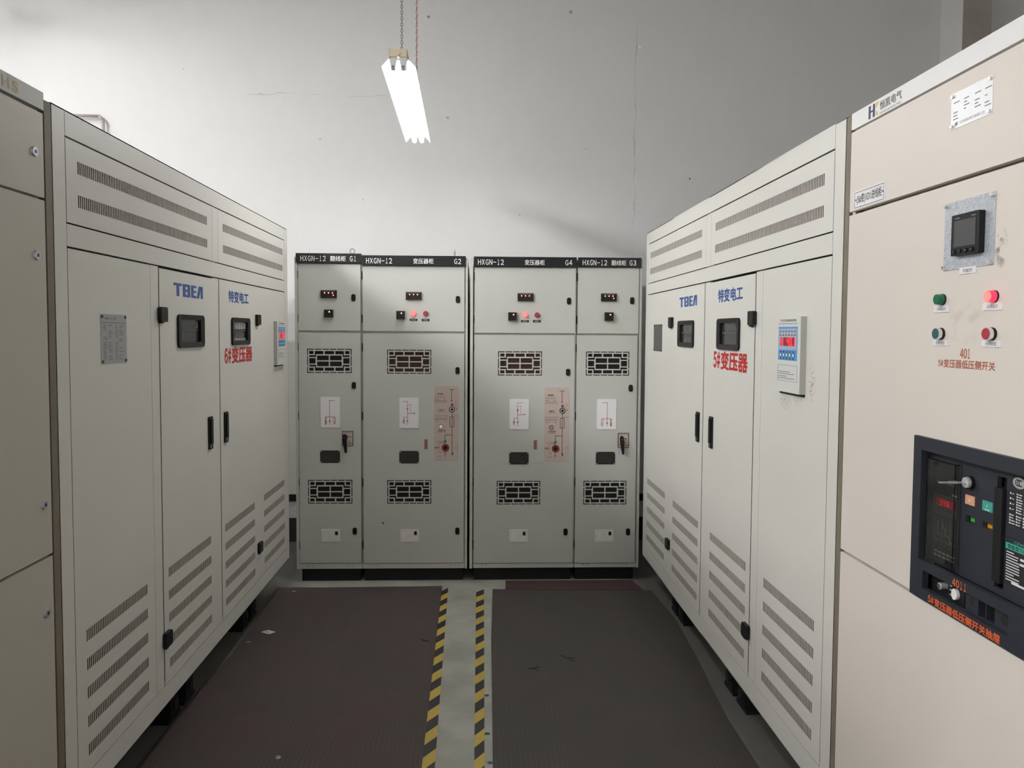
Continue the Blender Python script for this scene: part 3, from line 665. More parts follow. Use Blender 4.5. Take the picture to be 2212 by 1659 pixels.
def make_cabinet(label, key, D, wide, title, mir, lean=0.0):
    """one switchgear cabinet; D holds measured outlines (x0, x1, z0, z1) on the front plane"""
    YF, DEP = 5.05, .90
    hx0, hx1 = D['x']; cx = (hx0 + hx1) / 2
    t = thing('switchgear_cabinet', label, 'switchgear cabinet', (cx, YF + DEP / 2, 0), 0, 'switchgear cabinets of the back row')
    off = (cx, DEP / 2, 0)
    P = lambda mb, name, m, par=None, **k: mb.build(name, m, par or t, off, **k)
    u, lo = D['upper'], D['lower']; bx0, bx1 = D['body']
    # body behind the doors
    b = MB(); b.box(bx0, bx1, .022, DEP, .094, 2.272); b.box(bx0, bx1, .05, DEP, 2.272, 2.288)
    b.box(u[0] - .004, u[1] + .006, .004, .022, .094, lo[2] - .005); b.box(bx0, u[0] - .006, .002, .022, .094, 2.23); b.box(u[1] + .005, bx1, .002, .022, .094, 2.23)
    P(b, 'body', P_RING)
    if 'end' in D: P(MB().box(D['end'][0], D['end'][1], -.006, DEP, .094, 2.284), 'end_panel', P_RING)
    kb = MB()
    for dx in (.06, .09): 
        kb.disc(u[0] + dx, .115, .003, .0035, .0042, 10); kb.disc(u[1] - dx, .115, .003, .0035, .0042, 10)
    P(kb, 'plinth_bolt', BLKM)
    P(MB().box(bx0 + .01, bx1 - .015, .03, DEP - .02, 0, .094), 'base_frame', BLKM)
    # title bar
    h = D['header']; hb = P(MB().box(h[0], h[1], -.016, .03, h[2], h[3]), 'title_bar', BLKG)
    zc = (h[2] + h[3]) / 2 - .003; hw = h[1] - h[0]
    for s, f0, f1 in title: P((MB().mono if ord(s[0]) < 999 else MB().text)(s, h[0] + f0 * hw, h[0] + f1 * hw, zc - .0185, zc + .0185, -.0164, .012), 'title_lettering', WHT, hb)
    if 'eye' in D:
        ex, face = D['eye']; mb = MB(); mb.torus((ex, .06, 2.332), (0, 1, 0) if face else (1, .12, 0), .0165, .0042, 20, 8); mb.tube((ex, .06, 2.288), (ex, .06, 2.316), .006, n=10); P(mb, 'lifting_eye', principled('eye_steel', (.36, .36, .36), .35, .7), None, smooth=True)
    # upper door with its instruments
    ud = P(MB().box(u[0], u[1], 0, .018, u[2], u[3]), 'upper_door', P_RING)
    g, g2 = D['grille'], D['grille2']; wins = [g, g2]
    if wide: wins = wins + [D['panel']]
    mb = MB(); mb.plate(lo[0], lo[1], lo[2], lo[3], 0, .018, [(a[0] - .004, a[1] + .004, a[2] - .004, a[3] + .004) for a in (g, g2)])
    ld = P(mb, 'lower_door', P_RING)
    for k, gg in enumerate((g, g2)):
        mb = MB(); make_grille(mb, *gg, .0005); P(mb, 'vent_grille', P_RING, ld)
        rb = (k == 0 and wide)
        P(MB().box(gg[0] - .006, gg[1] + .006, .0185, .020, gg[2] - .006, gg[3] + .006), 'grille_backing', principled('grille_red_brown', (.045, .014, .010), .6) if rb else DARK, ld)
    for z in (2.16, 1.86): P(MB().box(u[0] - .007, u[0] - .001, -.003, .012, z - .028, z + .028), 'hinge', BLK, ud)
    for z in (1.66, 1.18, .71, .265): P(MB().box(lo[0] - .007, lo[0] - .001, -.003, .012, z - .028, z + .028), 'hinge', BLK, ld)
    for nm, door in (('lock1', ud), ('lock2', ld), ('lock3', ld)):
        q = D[nm]; mb = MB(); mb.rr(*q, .012, -.006, 0); mb.disc((q[0] + q[1]) / 2, (q[2] + q[3]) / 2 + .006, .0075, -.009, -.006, 14)
        P(mb, 'lock', BLK, door)
    q = D['display']; mb = MB(); mb.box(*q[:2], -.016, 0, *q[2:]); dp = P(mb, 'live_line_display', BLKM, ud)
    mb = MB(); wq, hq = q[1] - q[0], q[3] - q[2]; pts = [(.25, .66), (.50, .66), (.75, .66)]
    for a, c in pts: mb.disc(q[0] + a * wq, q[2] + c * hq, .0038, -.018, -.016, 12)
    if not wide: mb.disc(q[0] + .80 * wq, q[2] + .36 * hq, .0034, -.018, -.016, 12)
    P(mb, 'indicator', LEDP, dp)
    mb = MB(); mb.box(q[0] + .1 * wq, q[1] - .1 * wq, -.0164, -.016, q[3] - .16 * hq, q[3] - .09 * hq)
    P(mb, 'printed_legend', GRYT, dp)
    q = D['sq']; mb = MB(); mb.box(*q[:2], -.026, 0, *q[2:]); dq = P(mb, 'lock_indicator', BLKM, ud)
    P(MB().disc(q[0] + .62 * (q[1] - q[0]), q[2] + .72 * (q[3] - q[2]), .0046, -.028, -.026, 12), 'indicator', LEDP, dq)
    if wide:
        for nm, lit in (('lamp1', True), ('lamp2', False)):
            q = D[nm]; x, z = (q[0] + q[1]) / 2, (q[2] + q[3]) / 2; r = (q[1] - q[0]) / 2
            lp = P(MB().disc(x, z, r, -.006, 0), 'signal_lamp', BLKM if not lit else LAMPON, ud)
            P(MB().disc(x, z, r * .80, -.018, -.006, 24, r * .9), 'lens', LAMPHOT if lit else PUSHR, ud, smooth=False)
        for nm in ('lb1', 'lb2'):
            q = D[nm]; P(MB().box(*q[:2], -.0012, 0, *q[2:]), 'legend_plate', INK, ud)
            mb = MB(); m_ = (q[2] + q[3]) / 2; mb.text('合闸指示' if nm == 'lb1' else '故障指示', q[0] + .013, q[1] - .013, m_ - .004, m_ + .004, -.0014); P(mb, 'legend_print', WHT, ud)
    # lower door fittings
    if key == 2:
        P(MB().prism([(-.667, .428), (-.663, .418), (-.656, .411), (-.652, .413), (-.654, .420), (-.660, .430)], -.0003, 0), 'paint_chip', INK, ld)
    q = D['mimic']; P(MB().rr(*q, .006, -.004, 0), 'mimic_plate', WHTP, ld)
    mb = MB(); wq, hq = q[1] - q[0], q[3] - q[2]
    if wide: mimic_fuse(mb, lambda a, c: (q[0] + (a - 675) / 380 * wq, q[3] - (c - 268) / 600 * hq), .0026, -.0042, mir)
    else: mimic_cable(mb, lambda a, c: (q[0] + (a - 125) / 435 * wq, q[3] - (c - 78) / 672 * hq), .0028, -.0042, mir)
    P(mb, 'mimic_diagram', LRED, ld)
    q = D['plate']; P(MB().rr(*q, .003, -.0015, 0), 'rating_plate', principled('rating_black', (.016, .015, .013), .45, noise=.4, nscale=30), ld)
    mb = MB()
    for a in (q[0] + .006, q[1] - .006):
        for c in (q[2] + .006, q[3] - .006): mb.disc(a, c, .0045, -.0035, -.0015, 12)
    P(mb, 'rivet', STEEL, ld)
    mb = MB(); r = random.Random(key)
    for k in range(9): mb.box(q[0] + .014, q[0] + .014 + r.uniform(.05, .1), -.0017, -.0015, q[3] - .016 - k * .0075, q[3] - .014 - k * .0075)
    P(mb, 'plate_print', principled('plate_grey', (.045, .043, .04), .5), ld)
    q = D['label']; P(MB().rr(*q, .006, -.003, 0), 'lamp_hatch', principled('hatch_beige', (.84, .83, .78), .4), ld)
    mb = MB(); mb.ring(rrect(q[0] + .008, q[1] - .008, q[2] + .008, q[3] - .010, .003), rrect(q[0] + .0095, q[1] - .0095, q[2] + .0095, q[3] - .0115, .002), -.0034, -.003)
    for k in range(4): mb.box(q[0] + .045, q[0] + .09, -.0033, -.003, q[2] + .026 + k * .010, q[2] + .0275 + k * .010)
    P(mb, 'hatch_print', principled('hatch_grey', (.50, .49, .45), .5), ld)
    P(MB().box(q[1] - .035, q[1] - .016, -.006, -.003, q[3] - .040, q[3] - .015), 'rocker_switch', BLK, ld)
    if wide:
        q = D['small']; P(MB().box(*q[:2], -.0015, 0, *q[2:]), 'warning_strip', principled('strip_brown', (.30, .20, .15), .5), ld)
        mb = MB(); m_ = (q[0] + q[1]) / 2
        for k in range(5): z = q[3] - .010 - k * .0115; mb.box(m_ - .0045, m_ + .0045, -.0018, -.0015, z - .008, z)
        P(mb, 'strip_print', LRED, ld)
        q = D['panel']; wq, hq = q[1] - q[0], q[3] - q[2]
        pn = P(MB().rr(*q, .010, -.0025, 0), 'operating_panel', BEIGE)
        Q = lambda a, c: (q[0] + (a - 1372) / 468 * wq, q[3] - (c - 40) / 1460 * hq); k_ = wq / 468; y = -.0027
        mb = MB(); s = lambda pts, wd=9: mb.stroke([Q(*p) for p in pts], wd * k_, y - .0003, y)
        s([(1660, 108), (1750, 108)]); s([(1705, 108), (1705, 330)]); mb.prism([Q(1705, 352), Q(1722, 318), Q(1688, 318)], y - .0003, y)
        s([(1713, 425), (1713, 450)]); s([(1712, 555), (1712, 1380)]); s([(1672, 650), (1750, 650), (1750, 846), (1672, 846), (1672, 650)]); mb.prism([Q(1722, 1430), Q(1738, 1356), Q(1704, 1356)], y - .0003, y)
        s([(1715, 1002), (1580, 1002), (1580, 1108)]); s([(1520, 1140), (1590, 1188)]); s([(1580, 1335), (1580, 1392)]); s([(1556, 1396), (1604, 1396)], 6); s([(1562, 1416), (1598, 1416)], 6); s([(1570, 1436), (1590, 1436)], 6)
        for tx, x0, x1, z0, z1 in (('操作程序', 1432, 1545, 206, 176), ('负荷开关', 1458, 1562, 526, 496), ('手动分闸', 1448, 1588, 932, 904), ('接地开关', 1382, 1480, 1262, 1238)):
            A_, B_ = Q(x0, z0), Q(x1, z1); mb.text(tx, A_[0], B_[0], A_[1], B_[1], y - .0002, .02)
        for a, c, e in ((1400, 230, 1580), (1372, 264, 1595), (1372, 298, 1460), (1540, 298, 1590), (1372, 326, 1612), (1372, 353, 1612), (1437, 545, 1588), (1378, 630, 1645), (1380, 672, 1628), (1380, 700, 1628), (1384, 734, 1465), (1560, 734, 1602), (1432, 950, 1595), (1376, 1276, 1482), (1420, 1138, 1505), (1425, 1430, 1525), (1735, 630, 1828)):
            s([(max(a, 1378), c), (e, c)], 5)
        for a, c in ((1793, 378), (1805, 1250)):
            pts = [(a + 28 * math.cos(i * .524), c + 28 * math.sin(i * .524)) for i in range(13)]; s(pts, 3)
        P(mb, 'panel_print', INK, pn)
        mb = MB(); s2 = lambda pts: mb.stroke([Q(*p) for p in pts], 7 * k_, y - .0003, y)
        s2([(1762, 430), (1790, 462), (1805, 500)]); s2([(1792, 488), (1805, 502), (1808, 480)]); s2([(1460, 1215), (1478, 1175), (1508, 1152)]); s2([(1465, 1315), (1480, 1345), (1512, 1370)])
        P(mb, 'arrow_print', LRED, pn)
        x, z = Q(1713, 407); mb = MB(); mb.disc(x, z, 27 * k_, -.005, -.0025, 20); P(mb, 'signal_lens', principled('lens_dull_red', (.30, .05, .06), .3), pn)
        x, z = Q(1583, 1132); mb = MB(); mb.disc(x, z, 27 * k_, -.005, -.0025, 20); P(mb, 'signal_lens', principled('lens_dull_green', (.06, .22, .13), .3), pn)
        x, z = Q(1713, 500); mb = MB(); mb.disc(x, z, 55 * k_, -.006, -.0025); mb.mat(1).disc(x, z, 42 * k_, -.0065, -.006); mb.mat(0).disc(x, z, 24 * k_, -.007, -.0065); P(mb, 'operating_socket', [BLKM, STEEL], pn)
        x, z = Q(1587, 1258); mb = MB(); mb.disc(x, z, 72 * k_, -.006, -.0025); mb.mat(1).disc(x, z, 36 * k_, -.0065, -.006); P(mb, 'earthing_socket', [principled('socket_red', (.22, .03, .025), .4), BLKM], pn)
        x, z = Q(1503, 838); mb = MB(); mb.disc(x, z, 44 * k_, -.004, -.0025); mb.mat(1).disc(x, z, 36 * k_, -.009, -.004); P(mb, 'trip_button', [BLKM, CHROME], pn)
    else:
        q = D['switch']; sw = P(MB().box(*q[:2], -.003, 0, *q[2:]), 'selector_plate', BLKM); wq, hq = q[1] - q[0], q[3] - q[2]
        mb = MB(); e = .0045; zz = q[2] + .19 * hq
        mb.box(q[0] + e, q[1] - e, -.0036, -.003, zz + .002, q[3] - e); mb.box(q[0] + e, q[1] - e, -.0036, -.003, q[2] + e, zz - .002); P(mb, 'selector_face', BEIGE, sw)
        mb = MB(); mb.box(q[0] + .15 * wq, q[1] - .12 * wq, -.004, -.0036, q[3] - .12 * hq, q[3] - .10 * hq); mb.box(q[0] + .45 * wq, q[1] - .14 * wq, -.004, -.0036, q[2] + .10 * hq, q[2] + .12 * hq)
        mb.prism([(q[0] + .62 * wq, q[2] + .30 * hq), (q[0] + .80 * wq, q[2] + .33 * hq), (q[0] + .62 * wq, q[2] + .38 * hq)], -.004, -.0036); mb.disc(q[0] + .74 * wq, q[2] + .62 * hq, .005, -.004, -.0036, 12)
        P(mb, 'selector_print', INK, sw)
        hx, hz = q[0] + .27 * wq, q[2] + .60 * hq; mb = MB(); mb.tube((hx + .006, -.003, hz), (hx + .006, -.028, hz), .014, .013, 18)
        mb.prism([(hx + .004, hz - .105), (hx + .018, hz - .105), (hx + .016, hz + .012), (hx + .008, hz + .024), (hx - .006, hz + .024), (hx - .013, hz + .008), (hx - .010, hz - .03)], -.044, -.026)
        mb.mat(1).disc(hx, hz + .002, .0065, -.0455, -.044, 14)
        P(mb, 'selector_handle', [BLK, principled('handle_red', (.20, .02, .025), .4)], sw)
    return t

def T1(a, b, c): return [('HXGN-12', *a), (b[0], *b[1]), (c[0], *c[1])]
make_cabinet('narrow grey cabinet titled G1, far left of the back row', 1, dict(x=(-1.264, -.802), body=(-1.245, -.808), end=(-1.264, -1.246), header=(-1.253, -.804, 2.242, 2.308), upper=(-1.242, -.812, 1.776, 2.236), lower=(-1.242, -.812, .137, 1.761),
    display=(-1.084, -.975, 2.0, 2.054), sq=(-1.06, -1.0, 1.866, 1.92), lock1=(-.875, -.846, 1.98, 2.029), grille=(-1.184, -.875, 1.48, 1.648), lock2=(-.874, -.845, 1.369, 1.417), mimic=(-1.092, -.958, 1.098, 1.312), switch=(-.943, -.866, .967, 1.073), plate=(-1.097, -.958, .848, .936), grille2=(-1.183, -.874, .56, .728), label=(-1.092, -.96, .289, .377), lock3=(-.872, -.843, .34, .388), eye=(-.878, True)),
    False, T1((.071, .459), ('翻线柜', (.526, .763)), ('G1', (.825, .927))), False)
make_cabinet('wide grey cabinet titled G2, between the cabinets titled G1 and G4', 2, dict(x=(-.80, -.066), body=(-.80, -.084), end=(-.082, -.067), header=(-.801, -.082, 2.228, 2.297), upper=(-.797, -.090, 1.774, 2.225), lower=(-.796, -.090, .134, 1.758),
    display=(-.497, -.389, 1.993, 2.046), sq=(-.562, -.505, 1.858, 1.914), lamp1=(-.463, -.427, 1.879, 1.915), lamp2=(-.378, -.342, 1.879, 1.915), lb1=(-.472, -.417, 1.845, 1.861), lb2=(-.388, -.333, 1.844, 1.86), lock1=(-.151, -.122, 1.972, 2.021), grille=(-.629, -.321, 1.476, 1.644), lock2=(-.152, -.123, 1.475, 1.524), mimic=(-.543, -.409, 1.095, 1.308), small=(-.37, -.345, .946, 1.015), plate=(-.545, -.406, .844, .933), panel=(-.300, -.128, .87, 1.39), grille2=(-.629, -.32, .558, .725), label=(-.536, -.406, .286, .376), lock3=(-.15, -.121, .337, .386), eye=(-.161, False)),
    True, T1((.042, .291), ('变压器柜', (.494, .690)), ('G2', (.889, .956))), False)
make_cabinet('wide grey cabinet titled G4, between the cabinets titled G2 and G3', 4, dict(x=(-.050, .695), body=(-.026, .688), end=(-.050, -.030), header=(-.026, .692, 2.225, 2.295), upper=(-.020, .687, 1.765, 2.223), lower=(-.021, .685, .131, 1.751),
    display=(.281, .39, 1.989, 2.043), sq=(.216, .275, 1.852, 1.909), lamp1=(.317, .353, 1.875, 1.911), lamp2=(.401, .437, 1.874, 1.91), lb1=(.306, .362, 1.84, 1.856), lb2=(.39, .446, 1.84, 1.857), lock1=(.628, .657, 1.967, 2.015), grille=(.147, .456, 1.466, 1.636), lock2=(.626, .655, 1.466, 1.515), mimic=(.23, .366, 1.087, 1.3), small=(.401, .426, .943, 1.01), plate=(.229, .367, .836, .924), panel=(.477, .650, .863, 1.382), grille2=(.142, .45, .55, .718), label=(.234, .363, .283, .37), lock3=(.619, .648, .329, .377)),
    True, T1((.041, .291), ('变压器柜', (.494, .688)), ('G4', (.890, .957))), True)
make_cabinet('narrow grey cabinet titled G3, far right of the back row', 3, dict(x=(.698, 1.157), body=(.6985, 1.142), end=(1.143, 1.157), header=(.704, 1.147, 2.229, 2.295), upper=(.704, 1.136, 1.765, 2.226), lower=(.700, 1.131, .128, 1.751),
    display=(.868, .977, 1.991, 2.045), sq=(.894, .954, 1.854, 1.913), lock1=(1.074, 1.103, 1.971, 2.021), grille=(.767, 1.074, 1.468, 1.637), lock2=(1.072, 1.101, 1.355, 1.404), mimic=(.848, .986, 1.087, 1.301), switch=(1.0, 1.077, .955, 1.061), plate=(.844, .982, .836, .926), grille2=(.758, 1.066, .548, .718), label=(.844, .976, .28, .368), lock3=(1.066, 1.095, .327, .376)),
    False, T1((.069, .455), ('翻线柜', (.525, .759)), ('G3', (.812, .918))), True)
# ------------------------------------------------------------------ low-voltage cabinet at the right edge
def make_lv():
    W, D, H = 1.0, 1.0, 2.457
    t = thing('low_voltage_cabinet', 'cream cabinet at right edge with breaker marked 4011', 'switchgear cabinet', (XR + D / 2, 2.25 - W / 2, 0), -R90)
    off = (W / 2, D / 2, 0)
    P = lambda mb, name, m, par=None, **k: mb.build(name, m, par or t, off, **k)
    b = MB(); b.box(0, W, .045, D, .0, H - .01); P(b, 'body', P_LV)
    P(MB().rr(0, W, 2.406, H, .006, 0, .05), 'top_band', P_LVW)
    ud = P(MB().rr(.001, W - .001, 2.152, 2.399, .004, 0, .018), 'upper_panel', P_LV)
    dm = MB(); dm.plate(.001, W - .001, 1.082, 2.141, 0, .018, [(.40, .86, 1.084, 1.496)]); md = P(dm, 'breaker_door', stained('paint_cream_sooty', P_LV, [(.668 - W / 2, 1.965, .022, .05, .9, (.07, .05, .04), 45), (.56 - W / 2, 1.80, .09, .06, .25, (.30, .26, .22), 30)]))
    P(MB().rr(.001, W - .001, .10, 1.073, .004, 0, .018), 'lower_door', P_LV)
    P(MB().box(.012, .030, .004, .02, 2.1425, 2.150), 'hinge', STEEL, md)
    # maker's mark on the top band
    mb = MB(); z0, z1 = 2.412, 2.450; y = -.0004
    mb.box(.098, .109, y, 0, z0, z1); mb.box(.121, .132, y, 0, z0, z1); mb.box(.109, .121, y, 0, z0 + .017, z0 + .022)
    P(mb, 'maker_mark', NAVY)
    mb = MB(); mb.prism([(.137, z1 - .018), (.137, z1), (.153, z1)][::-1], y, 0); mb.prism([(.137, z0), (.150, z0), (.144, z0 + .010), (.137, z0 + .017)], y, 0); P(mb, 'maker_mark', YEL)
    mb = MB(); mb.text('恒凯电气', .158, .267, 2.4215, 2.4475, y, .012); mb.text('HENGKAI ELECTRIC', .158, .266, 2.4098, 2.4158, y); P(mb, 'maker_lettering', GRYT)
    # panel name label
    P(MB().box(.027, .199, -.0015, 0, 2.155, 2.210), 'name_label', WHTP, ud)
    mb = MB(); mb.ring(rrect(.032, .194, 2.159, 2.206, .001), rrect(.0335, .1925, 2.1605, 2.2045, .001), -.0018, -.0015)
    mb.text('(5#变)1D1进线柜', .046, .183, 2.1665, 2.1985, -.0017, .004); mb.disc(.0395, 2.183, .003, -.0018, -.0015, 8); mb.disc(.1885, 2.183, .003, -.0018, -.0015, 8); P(mb, 'label_print', INK, ud)
    # aluminium rating plate
    P(MB().box(.481, .625, -.0012, 0, 2.274, 2.361), 'rating_plate', ALU, ud)
    mb = MB(); mb.text('HK', .497, .508, 2.281, 2.289, -.0014, .02); mb.text('江苏恒凯电气有限公司', .515, .600, 2.281, 2.288, -.0014); r = random.Random(5)
    for k in range(6):
        for x0 in (.490, .528, .566, .600):
            if r.random() < .75: mb.box(x0, x0 + r.uniform(.008, .022), -.0014, -.0012, 2.296 + k * .008, 2.2985 + k * .008)
    P(mb, 'plate_print', principled('plate_print_grey', (.22, .22, .24), .6), ud)
    def screws(x0, x1, z0, z1, r, par, yb=-.0012, h=.005):
        mb = MB()
        for x in (x0, x1):
            for z in (z0, z1): mb.disc(x, z, r * .75, yb - h, yb, 14, r)
        P(mb, 'screw', CHROME, par)
    screws(.488, .618, 2.281, 2.354, .0045, ud)
    # meter on its galvanised plate
    P(MB().box(.472, .648, -.002, 0, 1.929, 2.095), 'mounting_plate', GALV, md); screws(.479, .641, 1.936, 2.088, .0055, md, -.002, .008)
    mb = MB(); mb.rr(.520, .617, 1.960, 2.058, .004, -.0165, -.002); P(mb, 'panel_meter', BLK, md)
    P(MB().box(.531, .606, -.0173, -.0165, 1.980, 2.043), 'meter_screen', principled('screen_grey', (.05, .055, .055), .18), md)
    mb = MB()
    for k in range(4): mb.disc(.532 + k * .021, 1.970, .0055, -.019, -.0165, 14)
    P(mb, 'meter_key', BLKM, md)
    mb = MB(); mb.box(.532, .550, -.0169, -.0165, 2.0475, 2.0505); mb.box(.590, .605, -.0169, -.0165, 2.0475, 2.0500)
    for k, s in enumerate('<^ .'):
        x = .532 + k * .021
        if s in '<^': mb.text(s, x - .002, x + .002, 1.968, 1.972, -.0193)
        else: mb.box(x - .003, x + .003, -.0194, -.019, 1.969, 1.971)
    P(mb, 'meter_print', GRYT, md)
    # pilot lamps, push buttons and their labels
    for x, z, body, face, lab in ((.471, 1.858, GRN, GRN, '分闸指示'), (.653, 1.857, LAMPON, LAMPHOT, '合闸指示')):
        lp = P(MB().disc(x, z, .0142, -.004, 0), 'pilot_lamp', BLKM, md); mb = MB(); mb.disc(x, z, .0128, -.017, -.004, 28, .0138); mb.mat(1).disc(x, z, .0120, -.0176, -.017, 28); P(mb, 'lamp_lens', [body, face], md)
    for x, z, col in ((.470, 1.772, TEAL), (.650, 1.772, PUSHR)):
        mb = MB(); mb.disc(x, z, .0150, -.007, 0, 28); mb.mat(1).disc(x, z, .0140, -.016, -.007, 28, .0148); mb.mat(2).disc(x, z, .0122, -.0168, -.016, 28); P(mb, 'push_button', [BLKM, CHROME, col], md)
    for (x0, x1, z0, z1, tx) in ((.438, .499, 1.826, 1.843, '分闸指示'), (.618, .680, 1.826, 1.843, '合闸指示'), (.439, .499, 1.742, 1.756, '合闸按钮'), (.618, .679, 1.742, 1.757, '分闸按钮'), (.533, .591, 1.9155, 1.9315, '多功能仪表')):
        P(MB().box(x0, x1, -.0022, 0, z0, z1), 'legend_plate', WHTP, md); m_ = (z0 + z1) / 2; q = (x1 - x0) * .22
        P(MB().text(tx, x0 + q, x1 - q, m_ - .0045, m_ + .0045, -.0024), 'legend_print', INK, md)
    mb = MB(); mb.mono('401', .543, .580, 1.7125, 1.7365, -.0003, .02, .9); mb.mono('5#', .461, .481, 1.690, 1.706, -.0003, .02, .9); mb.text('变压器低压侧开关', .483, .663, 1.688, 1.709, -.0003, .016); P(mb, 'stencil_lettering', RUST, md)
    # air circuit breaker behind its bezel
    bz = MB(); bz.plate(.390, .870, 1.082, 1.504, -.012, .004, [(.423, .837, 1.183, 1.470), (.443, .745, 1.112, 1.159)]); br = P(bz, 'breaker_bezel', BRKR, None)
    y = .014
    fp = MB(); fp.plate(.420, .840, 1.180, 1.474, y, y + .01, [(.664, .693, 1.195, 1.450), (.561, .593, 1.362, 1.385), (.620, .653, 1.361, 1.385), (.562, .594, 1.319, 1.3345), (.621, .653, 1.320, 1.334)]); P(fp, 'breaker_front', BRKR, br)
    P(MB().box(.416, .844, .036, .040, 1.10, 1.478), 'breaker_back', DARK, br)
    mb = MB(); mb.prism([(.561, 1.362), (.593, 1.362), (.593, 1.3845), (.561, 1.3845)], .012, .034); op = P(mb, 'trip_button', OBTN, br)
    mb = MB(); mb.prism([(.620, 1.361), (.653, 1.361), (.653, 1.3845), (.620, 1.3845)], .012, .034); cl_ = P(mb, 'close_button', GBTN, br)
    mb = MB(); mb.torus((.577, .0118, 1.373), (0, 1, 0), .003, .0008, 14, 5); mb.box(.6355, .637, .0114, .012, 1.3705, 1.3765)
    for k in (0, 1): mb.box(.630 + k * .009, .635 + k * .009, .0114, .012, 1.363, 1.366)
    P(mb, 'button_print', WHT, br)
    P(MB().box(.563, .594, .026, .030, 1.319, 1.3345), 'flag', GIND, br); mb = MB(); mb.box(.621, .653, .026, .030, 1.320, 1.334); P(mb, 'flag', YIND, br)
    P(MB().box(.666, .691, .006, .030, 1.21, 1.425), 'charging_handle', BLKM, br)
    # trip unit with clear hinged cover
    mb = MB(); mb.box(.440, .540, y - .004, y, 1.192, 1.449); tu = P(mb, 'trip_unit', principled('trip_dark', (.04, .04, .038), .4), br); yt = y - .0044
    mb = MB(); mb.box(.458, .528, yt - .0004, yt + .0004, 1.334, 1.356); mb.mat(1)
    for k, ch in enumerate('338'): digit(mb, ch, .474 + k * .013, 1.339, .007, .012, yt - .0004, .0014)
    P(mb, 'trip_display', [LEDD, principled('led_dim', (.3, .02, .03), .4, emit=(1, .03, .05), estr=.5)], br)
    mb = MB(); s = lambda pts, wd=.0009: mb.stroke(pts, wd, yt - .0004, yt)
    s([(.452, 1.362), (.535, 1.362), (.535, 1.322), (.452, 1.322), (.452, 1.362)], .0006); s([(.455, 1.305), (.455, 1.246), (.533, 1.246)], .0006); s([(.455, 1.316), (.533, 1.316)], .0006)
    s([(.468, 1.300), (.468, 1.262), (.480, 1.262)], .0013); s([(.484, 1.302), (.484, 1.290), (.497, 1.276), (.497, 1.266), (.513, 1.263), (.513, 1.252), (.526, 1.250)], .0013)
    for x in (.484, .499, .514): s([(x, 1.305), (x, 1.246)], .0004)
    mb.text('ST40-M', .456, .490, 1.393, 1.398, yt - .0002); mb.text('智能控制器', .496, .527, 1.393, 1.398, yt - .0002)
    mb.box(.518, .535, yt - .0004, yt, 1.369, 1.374)
    for k in range(4): mb.disc(.462 + k * .018, 1.238, .0012, yt - .0004, yt, 8)
    for k in range(5): mb.disc(.460 + k * .016, 1.328, .0014, yt - .0004, yt, 8)
    for i in range(5):
        for j in range(2): mb.box(.456 + i * .016, .467 + i * .016, yt - .0004, yt, 1.205 + j * .010, 1.209 + j * .010)
    P(mb, 'trip_print', principled('trip_print_grey', (.38, .38, .36), .5), br)
    P(MB().box(.437, .544, -.004, -.0022, 1.190, 1.452).box(.437, .4388, -.0022, y - .004, 1.190, 1.452).box(.5422, .544, -.0022, y - .004, 1.190, 1.452).box(.437, .544, -.0022, y - .004, 1.4502, 1.452), 'clear_cover', CLEAR, br)
    mb = MB(); mb.box(.524, .548, -.008, -.004, 1.200, 1.212); mb.disc(.470, 1.442, .004, -.0055, -.004, 12); P(mb, 'cover_latch', BLK, br)
    # key lock
    mb = MB(); mb.mat(1).disc(.576, 1.416, .0165, y - .008, y, 28); mb.mat(0).disc(.576, 1.416, .0125, y - .014, y - .008, 28, .0135); mb.box(.5725, .5795, y - .042, y - .014, 1.4145, 1.4175)
    mb.tube((.576, y - .034, 1.416), (.576, y - .052, 1.4162), .0035, n=10); mb.prism([(.5735, 1.4145), (.5785, 1.4145), (.5785, 1.418), (.5735, 1.418)], y - .078, y - .050)
    P(mb, 'key_lock', [ZINC, BLK], br)
    # stickers at the right of the handle
    mb = MB(); mb.prism([(.7295 + .0185 * math.cos(i * .3142), 1.4465 + .0128 * math.sin(i * .3142)) for i in range(20)], y - .0008, y); P(mb, 'certification_sticker', ZINC, br)
    mb = MB()
    for k in range(3):
        cx = .7245 + k * .0052; pts = [(cx + .0052 * math.cos(math.radians(a)), 1.4465 + .0066 * math.sin(math.radians(a))) for a in range(50, 311, 26)]; mb.stroke(pts, .0017, y - .0011, y - .0008)
    P(mb, 'certification_print', INK, br)
    P(MB().box(.702, .812, y - .0006, y, 1.347, 1.428), 'settings_sticker', INK, br)
    mb = MB(); yl = y - .0008; r = random.Random(9)
    for k in range(4): mb.box(.7045, .7085, yl - .0002, yl, 1.418 - k * .0115, 1.422 - k * .0115); mb.box(.711, .717, yl - .0002, yl, 1.419 - k * .0115, 1.4205 - k * .0115)
    for k in range(8):
        for j in range(4):
            x = .724 + j * .022; z = 1.4195 - k * .0058; mb.box(x, x + .004, yl - .0002, yl, z, z + .0034); mb.box(x + .0055, x + .0055 + r.uniform(.008, .014), yl - .0002, yl, z + .0004, z + .0026)
    for k in range(4):
        for j in range(5):
            x = .7045 + j * .020; z = 1.3705 - k * .0062; mb.box(x, x + .004, yl - .0002, yl, z, z + .0036); mb.box(x + .0055, x + .0055 + r.uniform(.006, .012), yl - .0002, yl, z + .0006, z + .0026)
    P(mb, 'sticker_print', WHT, br)
    P(MB().box(.697, .812, y - .0006, y, 1.213, 1.322), 'data_sticker', INK, br)
    mb = MB(); mb.box(.697, .812, yl - .0002, yl, 1.2945, 1.3085); mb.text('CEW1-2000', .722, .787, 1.3105, 1.3165, yl - .0002); P(mb, 'sticker_band', TEALP, br)
